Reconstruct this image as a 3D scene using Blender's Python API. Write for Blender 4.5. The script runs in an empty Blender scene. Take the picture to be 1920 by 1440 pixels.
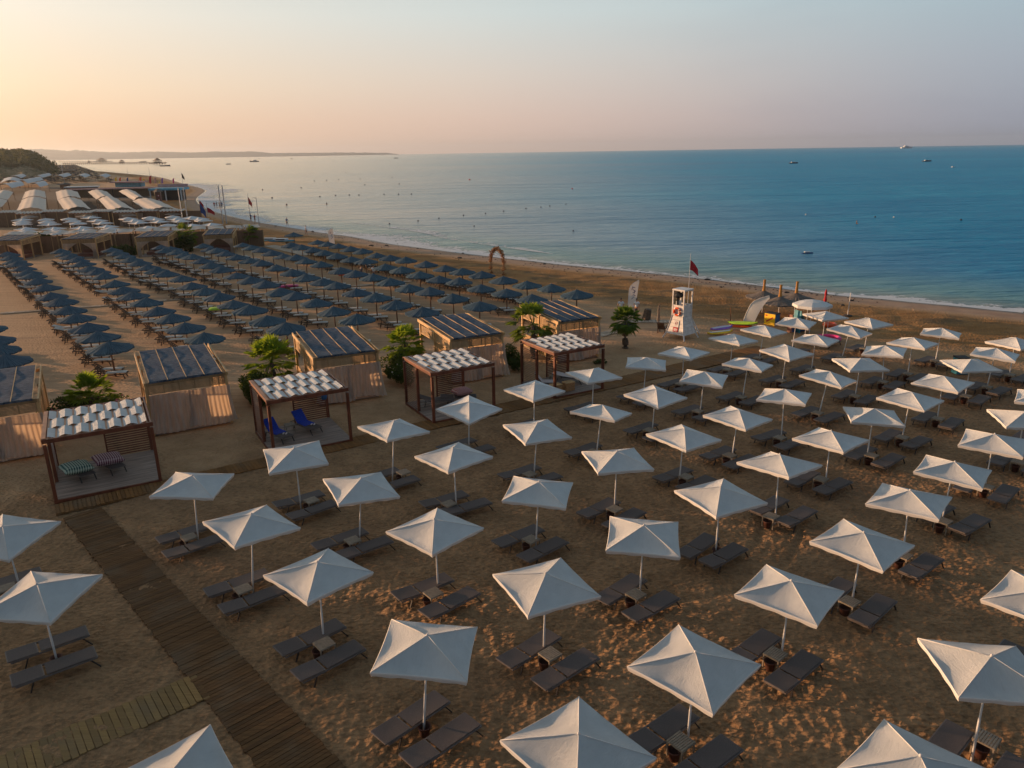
import bpy, math, random, json
import numpy as np
from mathutils import Matrix, Vector
R = math.radians
random.seed(7)
scene = bpy.context.scene
C = bpy.data.collections.new("Beach"); scene.collection.children.link(C)

# ------------------------------------------------------------------ camera
cam = bpy.data.objects.new("camera", bpy.data.cameras.new("camera")); scene.collection.objects.link(cam)
pitch = math.atan(435.5 / 1396.0); roll = R(-0.9)
c_, s_ = math.cos(pitch), math.sin(pitch)
fwd = Vector((0, c_, -s_)); r0 = Vector((1, 0, 0)); u0 = Vector((0, s_, c_))
rt = math.cos(roll) * r0 + math.sin(roll) * u0; up = -math.sin(roll) * r0 + math.cos(roll) * u0
m = Matrix((rt, up, -fwd)).transposed().to_4x4(); m.translation = Vector((0, 0, 13.6))
cam.matrix_world = m
cam.data.sensor_width = 36; cam.data.lens = 36 * 1396.0 / 1920.0
cam.data.clip_start = 0.5; cam.data.clip_end = 60000
scene.camera = cam

# ------------------------------------------------------------------ light
SUN_EL, SUN_AZ = 5.2, -70.0        # azimuth measured from +Y (view axis) towards +X
se, sa = R(SUN_EL), R(SUN_AZ)
sun_dir = Vector((math.sin(sa) * math.cos(se), math.cos(sa) * math.cos(se), math.sin(se)))
sl = bpy.data.lights.new("sun", 'SUN'); sl.energy = 5.0; sl.angle = R(0.6); sl.color = (1.0, 0.58, 0.31)
so = bpy.data.objects.new("sun", sl); scene.collection.objects.link(so)
so.rotation_euler = sun_dir.to_track_quat('Z', 'Y').to_euler(); so.location = (-60, 30, 60)
scene.view_settings.view_transform = 'Standard'; scene.view_settings.look = 'None'
scene.view_settings.exposure = 0.47; scene.view_settings.gamma = 1.0

world = bpy.data.worlds.new("World"); scene.world = world; world.use_nodes = True
N = world.node_tree.nodes; L = world.node_tree.links; N.clear()
def nd(t, **k):
    n = N.new(t)
    for a, b in k.items(): setattr(n, a, b)
    return n
def mth(op, a, b=None, c=None, clamp=False):
    n = nd('ShaderNodeMath', operation=op, use_clamp=clamp)
    for i, v in enumerate((a, b, c)):
        if v is None: continue
        if isinstance(v, (int, float)): n.inputs[i].default_value = v
        else: L.new(v, n.inputs[i])
    return n.outputs[0]
tc = nd('ShaderNodeTexCoord'); sx = nd('ShaderNodeSeparateXYZ'); L.new(tc.outputs['Generated'], sx.inputs[0])
azm = mth('ARCTAN2', sx.outputs[0], sx.outputs[1]); el = mth('MAXIMUM', sx.outputs[2], 0.0)
def ramp(stops):
    r = nd('ShaderNodeValToRGB'); r.color_ramp.interpolation = 'EASE' if 0 else 'LINEAR'
    e = r.color_ramp.elements
    e[0].position = stops[0][0]; e[0].color = (*stops[0][1], 1); e[1].position = stops[1][0]; e[1].color = (*stops[1][1], 1)
    for p, c in stops[2:]:
        q = e.new(p); q.color = (*c, 1)
    L.new(el, r.inputs[0]); return r.outputs[0]
rl = ramp([(0, (.86, .55, .34)), (.03, (.95, .62, .38)), (.075, (1.0, .76, .52)), (.15, (.96, .86, .72)), (.30, (.56, .60, .60)), (.55, (.26, .33, .38)), (1, (.155, .22, .29))])
rc = ramp([(0, (.74, .52, .42)), (.04, (.75, .56, .47)), (.09, (.72, .63, .56)), (.16, (.64, .70, .69)), (.30, (.42, .50, .53)), (.55, (.23, .31, .37)), (1, (.145, .215, .29))])
rr = ramp([(0, (.30, .33, .42)), (.04, (.33, .37, .45)), (.09, (.36, .42, .50)), (.16, (.37, .49, .56)), (.30, (.28, .38, .46)), (.55, (.20, .29, .36)), (1, (.135, .205, .28))])
def mr(v, a, b, sm=True):
    n = nd('ShaderNodeMapRange', interpolation_type='SMOOTHSTEP' if sm else 'LINEAR'); L.new(v, n.inputs[0])
    n.inputs[1].default_value = a; n.inputs[2].default_value = b; return n.outputs[0]
def mixc(f, a, b, bl='MIX'):
    n = nd('ShaderNodeMix', data_type='RGBA', blend_type=bl)
    for s, v in ((n.inputs[0], f), (n.inputs[6], a), (n.inputs[7], b)):
        if isinstance(v, (int, float)): s.default_value = v
        elif isinstance(v, tuple): s.default_value = (*v, 1)
        else: L.new(v, s)
    return n.outputs[2]
f1 = mr(azm, R(-42), R(6)); f2 = mr(azm, R(-6), R(40))
grad = mixc(f2, mixc(f1, rl, rc), rr)
beh = mr(sx.outputs[1], .25, -.35)
grad = mixc(mth('MULTIPLY', beh, .85), grad, (.15, .20, .26))
# glow round the sun low on the left
vd = nd('ShaderNodeVectorMath', operation='DOT_PRODUCT'); L.new(tc.outputs['Generated'], vd.inputs[0]); vd.inputs[1].default_value = sun_dir
gl = mth('POWER', mth('MAXIMUM', vd.outputs['Value'], 0.0), 14.0)
glow = mixc(mth('MULTIPLY', gl, 2.2), grad, (1.0, .70, .42), 'ADD')
# faint cloud bank low on the right
nz = nd('ShaderNodeTexNoise'); nz.inputs['Scale'].default_value = 2.2; nz.inputs['Detail'].default_value = 5
mp = nd('ShaderNodeMapping'); mp.inputs['Scale'].default_value = (1, 1, 6); L.new(tc.outputs['Generated'], mp.inputs[0]); L.new(mp.outputs[0], nz.inputs[0])
cl = mth('MULTIPLY', mr(nz.outputs[0], .48, .7), mth('MULTIPLY', f2, 0.16))
col = mixc(cl, glow, (.21, .25, .34))
sky = nd('ShaderNodeTexSky', sky_type='NISHITA', sun_disc=False, sun_elevation=se, sun_rotation=sa, altitude=10, air_density=1.2, dust_density=2.5)
skym = nd('ShaderNodeVectorMath', operation='SCALE'); L.new(sky.outputs[0], skym.inputs[0]); skym.inputs['Scale'].default_value = 0.09
fin = mixc(0.12, col, skym.outputs[0])
bg = nd('ShaderNodeBackground'); L.new(fin, bg.inputs[0]); bg.inputs[1].default_value = 0.80
wo = nd('ShaderNodeOutputWorld'); L.new(bg.outputs[0], wo.inputs[0])

# measured places, in metres from the point under the camera
D = {
'U': [[0, -12.923, 17.741, 0.683, -0.001, -0.03, 0.03, -2, 0, [[-13.42, 18.26, 0.67], [-12.66, 17.27, 0.67]], None], [1, -16.252, 21.421, 0.608, 0.031, -0.085, -0.057, -1, -1, [[-16.8, 21.63, 0.701], [-15.93, 20.68, 0.639]], [-16.44, 21.09, 0.669]], [2, -6.502, 11.297, -0.102, -0.008, -0.077, 0.007, -1, 2, [[-7.13, 11.44, 0.656], [-6.35, 10.43, 0.657]], [-6.69, 10.97, 0.661]], [3, -8.497, 26.931, -0.393, 0.017, -0.065, 0.206, 1, -1, [[-8.68, 27.42, 0.655], [-7.88, 26.45, 0.749]], [-8.1, 27.11, 0.705]], [4, -5.671, 24.281, -0.318, 0.097, 0.01, -0.003, 1, 0, [[-6.31, 24.14, 0.679], [-5.3, 23.47, 0.657]], [-5.8, 23.83, 0.668]], [5, -8.513, 21.135, 0.002, 0.084, 0.049, 0.228, 0, 0, [[-9.05, 21.33, 0.67], [-8.22, 20.36, 0.688]], [-8.69, 20.8, 0.708]], [6, -2.293, 26.863, -0.063, -0.013, 0.014, 0.045, 2, 0, [[-2.79, 27.21, 0.601], [-1.85, 26.52, 0.565]], [-2.56, 26.63, 0.682]], [7, -2.493, 21.064, 0.043, -0.006, 0.007, -0.0, 1, 1, [[-2.95, 20.89, 0.651], [-2.02, 20.01, 0.758]], [-2.58, 20.4, 0.668]], [8, -5.595, 18.48, 0.051, 0.011, 0.042, 0.019, 0, 1, [[-5.92, 18.37, 0.761], [-5.15, 17.33, 0.762]], [-5.43, 17.95, 0.709]], [9, -5.226, 29.507, -0.027, 0.078, 0.057, 0.236, 2, -1, [[-5.84, 29.65, 0.688], [-4.91, 28.76, 0.669]], [-4.77, 29.74, 0.684]], [10, -2.107, 32.943, 0.058, 0.041, -0.111, -0.01, 3, -1, [[-2.67, 33.14, 0.697], [-1.77, 32.21, 0.676]], [-2.29, 32.61, 0.662]], [11, -11.679, 24.585, -0.773, 0.051, 0.026, 0.052, 0, -1, [[-12.17, 24.81, 0.721], [-11.46, 23.74, 0.743]], [-11.84, 24.25, 0.73]], [12, -2.291, 14.902, 0.718, 0.077, 0.054, 0.128, 0, 2, [[-2.6, 15.14, 0.801], [-1.8, 14.34, 0.764]], None], [13, 0.773, 17.76, -0.343, 0.025, 0.002, 0.049, 1, 2, [[0.38, 17.71, 0.77], [1.34, 16.84, 0.705]], [0.93, 17.34, 0.676]], [14, 4.054, 14.398, 0.015, 0.014, -0.005, 0.019, 1, 3, [[3.49, 14.59, 0.66], [4.25, 13.56, 0.646]], [3.81, 14.09, 0.663]], [15, 1.061, 11.855, -0.109, 0.054, 0.021, 0.062, 0, 3, [[0.58, 12.11, 0.693], [1.28, 11.03, 0.668]], [0.88, 11.52, 0.686]], [16, 0.882, 29.651, -0.346, 0.066, -0.023, 0.019, 3, 0, [[0.28, 29.8, 0.662], [1.15, 28.86, 0.652]], [0.7, 29.32, 0.685]], [17, 3.854, 32.061, 0.263, 0.108, 0.114, -0.137, 4, 0, [[3.28, 32.24, 0.705], [4.16, 31.31, 0.704]], [3.67, 31.73, 0.688]], [18, 3.945, 26.418, -0.6, 0.018, 0.013, -0.026, 3, 1, [[3.31, 26.24, 0.77], [4.17, 25.33, 0.77]], [3.88, 25.96, 0.709]], [19, 0.753, 23.677, 0.594, 0.053, 0.023, 0.007, 2, 1, [[0.16, 24.14, 0.668], [1.0, 23.16, 0.733]], [0.59, 23.69, 0.707]], [20, 3.969, 20.657, 0.601, 0.014, -0.01, -0.084, 2, 2, [[3.35, 20.62, 0.767], [4.15, 19.65, 0.675]], [3.75, 20.16, 0.674]], [21, 7.034, 23.076, -0.343, -0.0, -0.005, 0.018, 3, 2, [[6.43, 23.22, 0.808], [7.16, 22.56, 0.68]], None], [22, 7.024, 28.915, -0.159, 0.039, 0.002, -0.09, 4, 1, [[6.84, 29.27, 0.672], [7.61, 28.29, 0.672]], [7.29, 28.82, 0.673]], [23, 9.965, 31.37, -0.07, 0.053, -0.012, -0.149, 5, 1, [[9.38, 31.55, 0.684], [10.14, 30.53, 0.661]], [9.77, 31.05, 0.646]], [24, 13.112, 28.575, -0.082, 0.009, 0.038, -0.195, 5, 2, [[12.17, 28.7, 0.739], [13.11, 27.88, 0.627]], [12.82, 28.38, 0.705]], [25, 9.907, 25.393, -0.13, 0.009, 0.094, 0.094, 4, 2, [[9.92, 26.23, 0.697], [10.67, 25.3, 0.686]], [9.65, 25.16, 0.712]], [26, 16.088, 31.268, 0.529, 0.024, 0.019, -0.187, 6, 2, [[15.82, 31.34, 0.685], [16.6, 30.37, 0.685]], [16.04, 30.78, 0.688]], [27, 15.964, 24.943, 0.101, 0.045, 0.007, -0.03, 5, 3, [[15.98, 25.48, 0.602], [16.72, 24.47, 0.602]], [15.8, 24.58, 0.647]], [28, 13.31, 22.555, 0.099, -0.014, 0.046, -0.029, 4, 3, [[12.7, 22.71, 0.628], [13.48, 21.7, 0.664]], [13.12, 22.23, 0.66]], [29, 10.379, 19.882, -0.067, 0.023, -0.008, -0.027, 3, 3, [[9.93, 20.23, 0.726], [10.73, 19.27, 0.726]], [10.16, 19.6, 0.659]], [30, 19.286, 27.743, 0.126, -0.006, -0.005, -0.077, 6, 3, [[18.74, 27.93, 0.725], [19.52, 26.92, 0.742]], [19.11, 27.41, 0.708]], [31, 22.135, 30.156, 0.566, -0.021, -0.015, 0.007, 7, 3, [[21.62, 30.37, 0.722], [22.49, 29.43, 0.743]], [21.97, 29.82, 0.724]], [32, 7.334, 17.411, 0.084, 0.036, 0.034, -0.132, 2, 3, [[6.6, 17.58, 0.712], [7.39, 16.61, 0.712]], [7.08, 17.19, 0.706]], [33, 10.434, 13.722, 0.652, 0.028, 0.056, 0.232, 2, 4, [[9.86, 13.89, 0.708], [10.65, 12.89, 0.679]], [10.92, 14.03, 0.703]], [34, 7.584, 11.073, -0.065, 0.005, 0.081, -0.005, 1, 4, [[7.08, 11.3, 0.75], [7.93, 10.34, 0.716]], [7.41, 10.74, 0.713]], [35, 13.7, 16.7, -0.1, 0, 0, 0.0, 3, 4, [[13.16, 16.92, 0.683], [13.99, 15.94, 0.648]], [13.51, 16.38, 0.649]], [36, 19.453, 49.926, 0.18, 0.034, -0.036, -0.135, 10, -1, [[18.85, 50.08, 0.66], [19.64, 49.07, 0.717]], [19.27, 49.59, 0.686]], [37, 22.486, 52.217, -0.5, 0.003, -0.014, -0.243, 11, -1, [[21.87, 52.35, 0.697], [22.68, 51.36, 0.681]], [22.31, 51.88, 0.704]], [38, 24.363, 49.674, -0.287, 0.013, -0.031, -0.17, 11, 0, [[23.84, 49.88, 0.711], [24.61, 48.85, 0.725]], [24.19, 49.34, 0.713]], [39, 16.427, 47.662, -0.028, 0.074, -0.007, -0.117, 9, -1, [[15.86, 47.82, 0.701], [16.65, 46.81, 0.702]], [16.26, 47.32, 0.736]], [40, 21.816, 47.494, 0.014, 0.131, -0.056, -0.147, 10, 0, [[21.27, 47.67, 0.763], [22.06, 46.66, 0.717]], [21.65, 47.15, 0.736]], [41, 18.758, 44.705, 0.076, 0.033, 0.013, -0.067, 9, 0, [[18.28, 44.95, 0.696], [18.96, 43.85, 0.738]], [18.59, 44.37, 0.709]], [42, 27.421, 46.331, 0.195, 0.051, 0.027, -0.174, 11, 1, [[26.92, 46.57, 0.642], [27.71, 45.56, 0.696]], [27.24, 46.0, 0.669]], [43, 24.206, 43.527, -0.054, 0.021, 0.032, -0.061, 10, 1, [[23.63, 43.69, 0.731], [24.42, 42.68, 0.698]], [24.03, 43.19, 0.713]], [44, 16.168, 42.533, -0.231, 0.017, -0.072, -0.146, 8, 0, [[15.69, 42.79, 0.654], [16.5, 41.8, 0.706]], [15.99, 42.2, 0.682]], [45, 21.953, 42.026, 0.229, -0.051, 0.035, -0.141, 9, 1, [[21.37, 42.17, 0.714], [22.21, 41.2, 0.763]], [21.79, 41.68, 0.737]], [46, 19.19, 39.5, -0.75, 0.009, -0.033, -0.124, 8, 1, [[18.67, 39.7, 0.735], [19.45, 38.69, 0.763]], [19.03, 39.16, 0.737]], [47, 12.906, 39.59, 0.175, 0.083, 0.043, -0.099, 7, 0, [[12.28, 39.7, 0.704], [13.26, 38.86, 0.755]], [12.74, 39.25, 0.727]], [48, 16.066, 36.8, 0.027, 0.127, -0.015, -0.043, 7, 1, [[15.48, 36.97, 0.666], [16.32, 36.01, 0.639]], [15.88, 36.47, 0.671]], [49, 21.699, 35.687, -0.072, -0.013, -0.004, -0.073, 8, 2, [[21.15, 35.87, 0.746], [21.94, 34.86, 0.761]], [21.53, 35.35, 0.724]], [50, 25.166, 39.169, 0.785, -0.016, -0.018, -0.193, 9, 2, [[24.58, 39.33, 0.751], [25.49, 38.41, 0.742]], [24.99, 38.83, 0.715]], [51, 27.296, 40.704, 0.107, 0.059, 0.001, -0.025, 10, 2, [[26.67, 40.86, 0.664], [27.49, 39.87, 0.646]], [27.1, 40.38, 0.645]], [52, 30.081, 42.995, -0.394, -0.009, 0.012, -0.018, 11, 2, [[29.63, 43.28, 0.656], [30.38, 42.24, 0.622]], [29.89, 42.67, 0.656]], [53, 18.656, 33.231, -0.093, 0.031, -0.036, -0.041, 7, 2, [[18.03, 33.36, 0.719], [18.91, 32.43, 0.653]], [18.48, 32.9, 0.688]], [54, 12.931, 33.412, 0.292, -0.003, 0.054, 0.066, 6, 1, [[12.4, 33.64, 0.614], [13.1, 32.56, 0.643]], [12.74, 33.09, 0.648]], [55, 13.705, 45.028, -0.052, 0.066, 0.035, -0.03, 8, -1, [[13.17, 45.24, 0.699], [13.95, 44.22, 0.699]], [13.52, 44.7, 0.69]], [56, 10.106, 42.185, 0.035, 0.004, 0.016, -0.066, 7, -1, [[9.52, 42.37, 0.68], [10.28, 41.33, 0.634]], [9.92, 41.86, 0.656]], [57, 7.409, 39.98, 0.584, 0.048, 0.022, -0.058, 6, -1, [[6.86, 40.19, 0.624], [7.56, 39.11, 0.661]], [7.22, 39.65, 0.664]], [58, 6.932, 34.697, -0.096, 0.033, -0.06, -0.152, 5, 0, [[6.42, 34.94, 0.68], [7.19, 33.91, 0.672]], [6.74, 34.37, 0.656]], [59, 9.981, 37.367, 0.385, 0.039, -0.031, -0.126, 6, 0, [[9.35, 37.5, 0.674], [10.21, 36.55, 0.687]], [9.8, 37.04, 0.679]], [60, 4.318, 38.069, -0.3, 0.02, 0.006, -0.093, 5, -1, [[3.72, 38.24, 0.679], [4.51, 37.23, 0.646]], [4.13, 37.74, 0.653]], [61, 1.075, 35.433, -0.071, 0.017, -0.036, -0.01, 4, -1, [[0.48, 35.57, 0.705], [1.41, 34.69, 0.739]], [0.91, 35.09, 0.734]], [62, 24.707, 32.71, 0.15, -0.0, 0.001, -0.0, 8, 3, [[24.07, 32.83, 0.695], [24.89, 31.84, 0.681]], [24.53, 32.38, 0.701]]],
'T': {'0': [[-30.8, 43.83], [-33.33, 46.9], [-35.51, 49.71], [-38.27, 53.23]], 'A': [[-25.88, 46.7], [-28.41, 49.92], [-30.78, 53.05], [-33.61, 56.65], [-35.92, 59.56], [-38.39, 62.99], [-41.11, 66.29], [-43.98, 70.26], [-47.31, 74.51], [-49.77, 77.66], [-52.24, 80.82], [-54.7, 83.97], [-57.16, 87.12], [-59.63, 90.27], [-62.09, 93.42], [-64.56, 96.57]], 'B': [[-20.94, 49.41], [-23.38, 52.34], [-25.69, 55.55], [-28.16, 58.72], [-30.81, 62.12], [-33.29, 65.21], [-35.8, 68.58], [-38.35, 72.12], [-41.9, 76.98], [-44.22, 79.97], [-46.74, 83.21], [-49.27, 86.45], [-51.79, 89.68], [-54.31, 92.92], [-56.84, 96.16], [-59.36, 99.4]], 'C': [[-15.93, 51.53], [-18.23, 54.7], [-20.66, 58.12], [-23.05, 61.12], [-25.29, 64.12], [-27.8, 67.42], [-30.24, 70.42], [-32.95, 74.53], [-36.08, 78.08], [-38.27, 80.89], [-40.45, 83.55], [-43.08, 87.08], [-45.68, 90.4], [-48.12, 93.67], [-50.31, 96.39], [-52.96, 100.02]], 'D': [[-11.39, 54.11], [-13.73, 57.03], [-16.11, 60.77], [-18.55, 63.92], [-20.64, 66.25], [-23.27, 70.37], [-25.44, 72.95], [-27.97, 76.1], [-31.15, 80.6], [-33.53, 83.83], [-36.16, 87.88], [-38.54, 91.01], [-40.66, 93.79], [-42.74, 96.65], [-44.85, 99.61], [-45.28, 98.84], [-47.61, 102.8]], 'E': [[-6.87, 56.71], [-9.24, 59.4], [-11.42, 62.52], [-13.66, 65.54], [-16.12, 68.97], [-18.08, 71.56], [-20.36, 74.29], [-22.66, 77.53], [-25.28, 80.8], [-28.08, 84.72], [-30.45, 87.68], [-33.05, 90.85], [-35.54, 93.89], [-37.78, 97.12], [-39.6, 99.55], [-42.09, 103.37]], 'F': [[-2.54, 58.96], [-4.79, 61.7], [-7.06, 64.97], [-9.21, 67.33], [-11.39, 70.41], [-13.52, 73.29], [-15.73, 75.91], [-17.91, 78.99], [-20.97, 82.9], [-23.57, 86.42], [-25.47, 89.26], [-27.49, 91.27], [-29.58, 93.68], [-32.13, 97.53], [-34.44, 100.67], [-36.61, 103.34]], 'G': [[1.79, 61.35], [-0.36, 64.53], [-2.7, 66.96], [-4.85, 70.21], [-6.93, 72.27], [-9.11, 74.87], [-11.29, 78.01], [-13.52, 81.0], [-16.4, 85.14], [-18.5, 87.44], [-20.79, 90.21], [-23.16, 93.72], [-25.14, 96.12], [-27.46, 99.48], [-29.54, 101.89]], 'H': [[5.66, 62.79], [3.65, 65.8], [1.55, 68.22], [-0.64, 71.03], [-2.77, 73.91], [-4.91, 76.59], [-6.86, 78.72], [-9.19, 81.91], [-11.92, 85.61], [-14.11, 88.33], [-16.09, 90.43], [-18.4, 94.2], [-20.45, 96.78], [-22.9, 100.48], [-24.79, 102.56], [-26.9, 105.53], [-32.99, 115.46]]},
'shore': [[44.07, 62.75], [40.44, 65.82], [35.47, 69.5], [31.11, 72.7], [27.96, 76.43], [24.44, 80.23], [20.43, 84.11], [16.52, 87.49], [12.29, 91.13], [7.66, 94.47], [2.74, 99.36], [-2.68, 104.04], [-11.46, 112.96], [-20.4, 122.28], [-26.04, 131.47], [-35.39, 141.35], [-43.21, 151.68], [-54.27, 165.29], [-66.07, 182.46], [-75.87, 198.27], [-86.15, 216.9], [-98.61, 243.28], [-108.61, 267.51], [-120.43, 303.48], [-127.36, 325.26], [-137.93, 347.67], [-147.64, 366.65], [-172.63, 411.62], [-258.01, 574.62], [-336.66, 692.39], [-401.64, 785.56], [-519.64, 970.49], [-769.12, 1395.56], [-1204.81, 2097.16], [-2054.5, 3504.11]],
'V': [[-95.49, 149.34], [-92.11, 143.93], [-89.3, 139.43], [-82.32, 129.26], [-79.32, 124.69], [-76.37, 119.64], [-99.41, 157.93], [-90.49, 148.67], [-86.62, 142.66], [-83.26, 137.63], [-77.45, 128.99], [-74.41, 124.38], [-71.65, 120.07], [-86.22, 149.22], [-82.5, 143.68], [-78.53, 138.49], [-73.1, 129.66], [-69.99, 124.93], [-67.17, 120.52], [-87.33, 157.22], [-83.64, 152.38], [-78.31, 144.7], [-74.24, 138.83], [-69.61, 131.35], [-66.37, 126.44], [-63.44, 121.87], [-78.57, 157.75], [-74.14, 148.19], [-70.68, 143.17], [-67.44, 138.45], [-70.39, 149.29], [-67.79, 145.41], [-64.32, 139.92], [-60.9, 127.87], [-59.21, 131.6], [-69.8, 158.87], [-66.37, 150.38], [-63.4, 145.15], [-60.53, 140.24], [-54.71, 130.75], [-61.78, 148.17], [-59.12, 144.86], [-56.74, 141.12], [-51.79, 132.01]],
'near_hill': [[-0.6907, 0.00783], [-0.6497, 0.00831], [-0.63965, 0.00608], [-0.62495, 0.00786], [-0.61496, 0.00554], [-0.60517, 0.00168], [-0.59625, -0.00481], [-0.58968, -0.00899]],
'far_hill': [[-0.70374, 0.00986], [-0.64919, 0.01027], [-0.62887, 0.00987], [-0.60829, 0.01055], [-0.59472, 0.01036], [-0.57459, 0.00907], [-0.56121, 0.008], [-0.55414, 0.00917], [-0.54075, 0.00808], [-0.51381, 0.00644], [-0.47981, 0.00592], [-0.44564, 0.00625], [-0.40494, 0.00475], [-0.37755, 0.00532], [-0.35029, 0.00496], [-0.32641, 0.0049], [-0.30141, 0.00263], [-0.27546, 0.0025], [-0.20716, 0.00209], [-0.15599, 0.00073], [-0.13222, -0.00207]],
'SF': [[-71.3, 108.6, 0.12, 4.6, 5.5, 2.75], [-61.2, 109.4, 0.12, 4.5, 5.5, 2.75], [-51.6, 110.6, 0.2, 4.3, 5.8, 2.75], [-43.0, 112.4, 0.25, 4.0, 5.5, 2.75]],
'SH': [[-25.5, 35.0, 0.515, 3.8, 5.7, 2.8], [-18.1, 39.1, 0.51, 3.8, 5.8, 2.8], [-10.6, 43.3, 0.45, 3.6, 5.6, 2.8], [-3.3, 46.95, 0.46, 3.5, 5.2, 2.8], [3.4, 51.2, 0.44, 3.2, 5.2, 2.8]],
'PG': [[-18.2, 30.8, 0.51, 3.95, 4.0, 2.7], [-10.6, 35.2, 0.52, 3.75, 3.8, 2.7], [-3.5, 39.35, 0.52, 3.6, 3.75, 2.68], [3.0, 42.95, 0.53, 3.4, 3.6, 2.66]],
'BW': [['boardwalk', [-17.35, 27.1], [-1.6, 10.2], 1.4, 1.5, 0.135, 'plank_brown', 'long brown slatted boardwalk running down to the bottom edge', 0], ['boardwalk', [-18.6, 27.4], [18.2, 51.15], 1.0, 1.9, 0.16, 'plank_red', 'brown slatted boardwalk passing in front of the pergolas', 0], ['boardwalk', [-8.45, 16.75], [-16.5, 10.2], 1.22, 1.25, 0.17, 'plank_olive', 'short worn side boardwalk in the bottom left corner', 0]],
'VEG': {'palm1': [8.18, 51.94], 'palm2': [1.5, 49.6], 'palm3': [-6.9, 46.6], 'palm4': [-14.4, 43.0], 'palm5': [-22.5, 37.9], 'palm6': [-49.24, 114.18], 'palm7': [-40.54, 118.96], 'hedges': [['oleander hedge with pink blossoms behind the first pergola', [[-23.9, 37.2, 0.75, 1.1, 0.9, 0.8], [-22.8, 37.6, 0.8, 1.3, 0.9, 0.9], [-21.5, 37.9, 0.75, 1.2, 0.9, 0.85], [-20.6, 37.6, 0.6, 0.7, 0.8, 0.7], [-24.6, 36.2, 0.5, 0.6, 0.8, 0.6]], 7000, 0.1, 1, ['blossom_pink', 0.035]], ['dark hedge between the second and third huts', [[-15.3, 42.6, 0.8, 1.0, 1.0, 0.85], [-14.6, 41.2, 0.8, 0.9, 1.1, 0.85], [-14.2, 40.2, 0.6, 0.7, 0.8, 0.7]], 6500, 0.09, 2, ['blossom_white', 0.006]], ['dark hedge with pale flowers between the third and fourth huts', [[-7.6, 46.4, 0.8, 0.9, 1.0, 0.95], [-7.0, 44.8, 0.8, 0.8, 1.1, 0.95], [-6.6, 43.6, 0.7, 0.7, 0.8, 0.8]], 6000, 0.09, 3, ['blossom_white', 0.02]], ['dark shrub between the fourth and fifth huts', [[-0.1, 48.0, 0.6, 0.6, 1.0, 0.75], [0.35, 46.6, 0.5, 0.5, 0.7, 0.6]], 3500, 0.08, 4, None], ['low dry tuft at the corner of the last hut', [[5.9, 47.8, 0.15, 0.45, 0.35, 0.2]], 500, 0.06, 5, None], ['dark bush between the first and second far huts', [[-71.43, 115.0, 1.4, 2.0, 1.2, 1.5]], 3000, 0.2, 6, None], ['dark shrubs between the second and third far huts', [[-56.8, 109.5, 0.8, 1.6, 0.9, 0.9], [-55.3, 109.9, 0.7, 1.2, 0.8, 0.8]], 2500, 0.17, 7, None], ['dark bush under the far fan palm', [[-48.69, 112.85, 1.0, 1.4, 1.0, 1.2]], 2000, 0.17, 8, None]]},
'PEOPLE': [['person in a white shirt and dark shorts behind the palm', 9.26, 61.66, 2.9, 0, None], ['person in a white shirt leaning beside the white feather flag', 10.55, 61.5, 2.5, 1, None], ['person in a white shirt walking among the navy parasols', -15.3, 83.4, 3.1, 1, None], ['dark clad person beside the white shirted walker among navy parasols', -16.65, 83.3, 2.4, 0, 'shirt_grey'], ['person in red bathing at the bend of the bay, leftmost of the group', -80.88, 209.94, 0.5, 0, 'shirt_red'], ['tall dark person second in the group at the bend of the bay', -80.21, 209.9, 1.5, 0, 'shirt_grey'], ['dark person third in the group at the bend of the bay', -79.22, 209.2, 2.5, 1, 'shirt_grey'], ['blue clad person at the right of the group at the bend', -78.79, 209.82, 3, 0, 'shirt_blue'], ['person in blue by the red flag pole at the water', -55.61, 163.73, 1, 2, 'shirt_blue'], ['person in red by the red flag pole at the water', -54.09, 161.68, 1, 2, 'shirt_red'], ['person in blue stooping alone at the edge of the wash', -44.46, 151.81, 1, 1, 'shirt_blue'], ['person in a white shirt walking past the far navy parasols', -36.02, 133.98, 2, 1, None]],
'TOWER': {'c': [12.81, 54.8], 'yaw': 0.72, 'w': 1.5, 'd': 1.62, 'flag': [13.55, 56.2]},
'ARMCHAIR': [11.75, 56.5],
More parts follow.
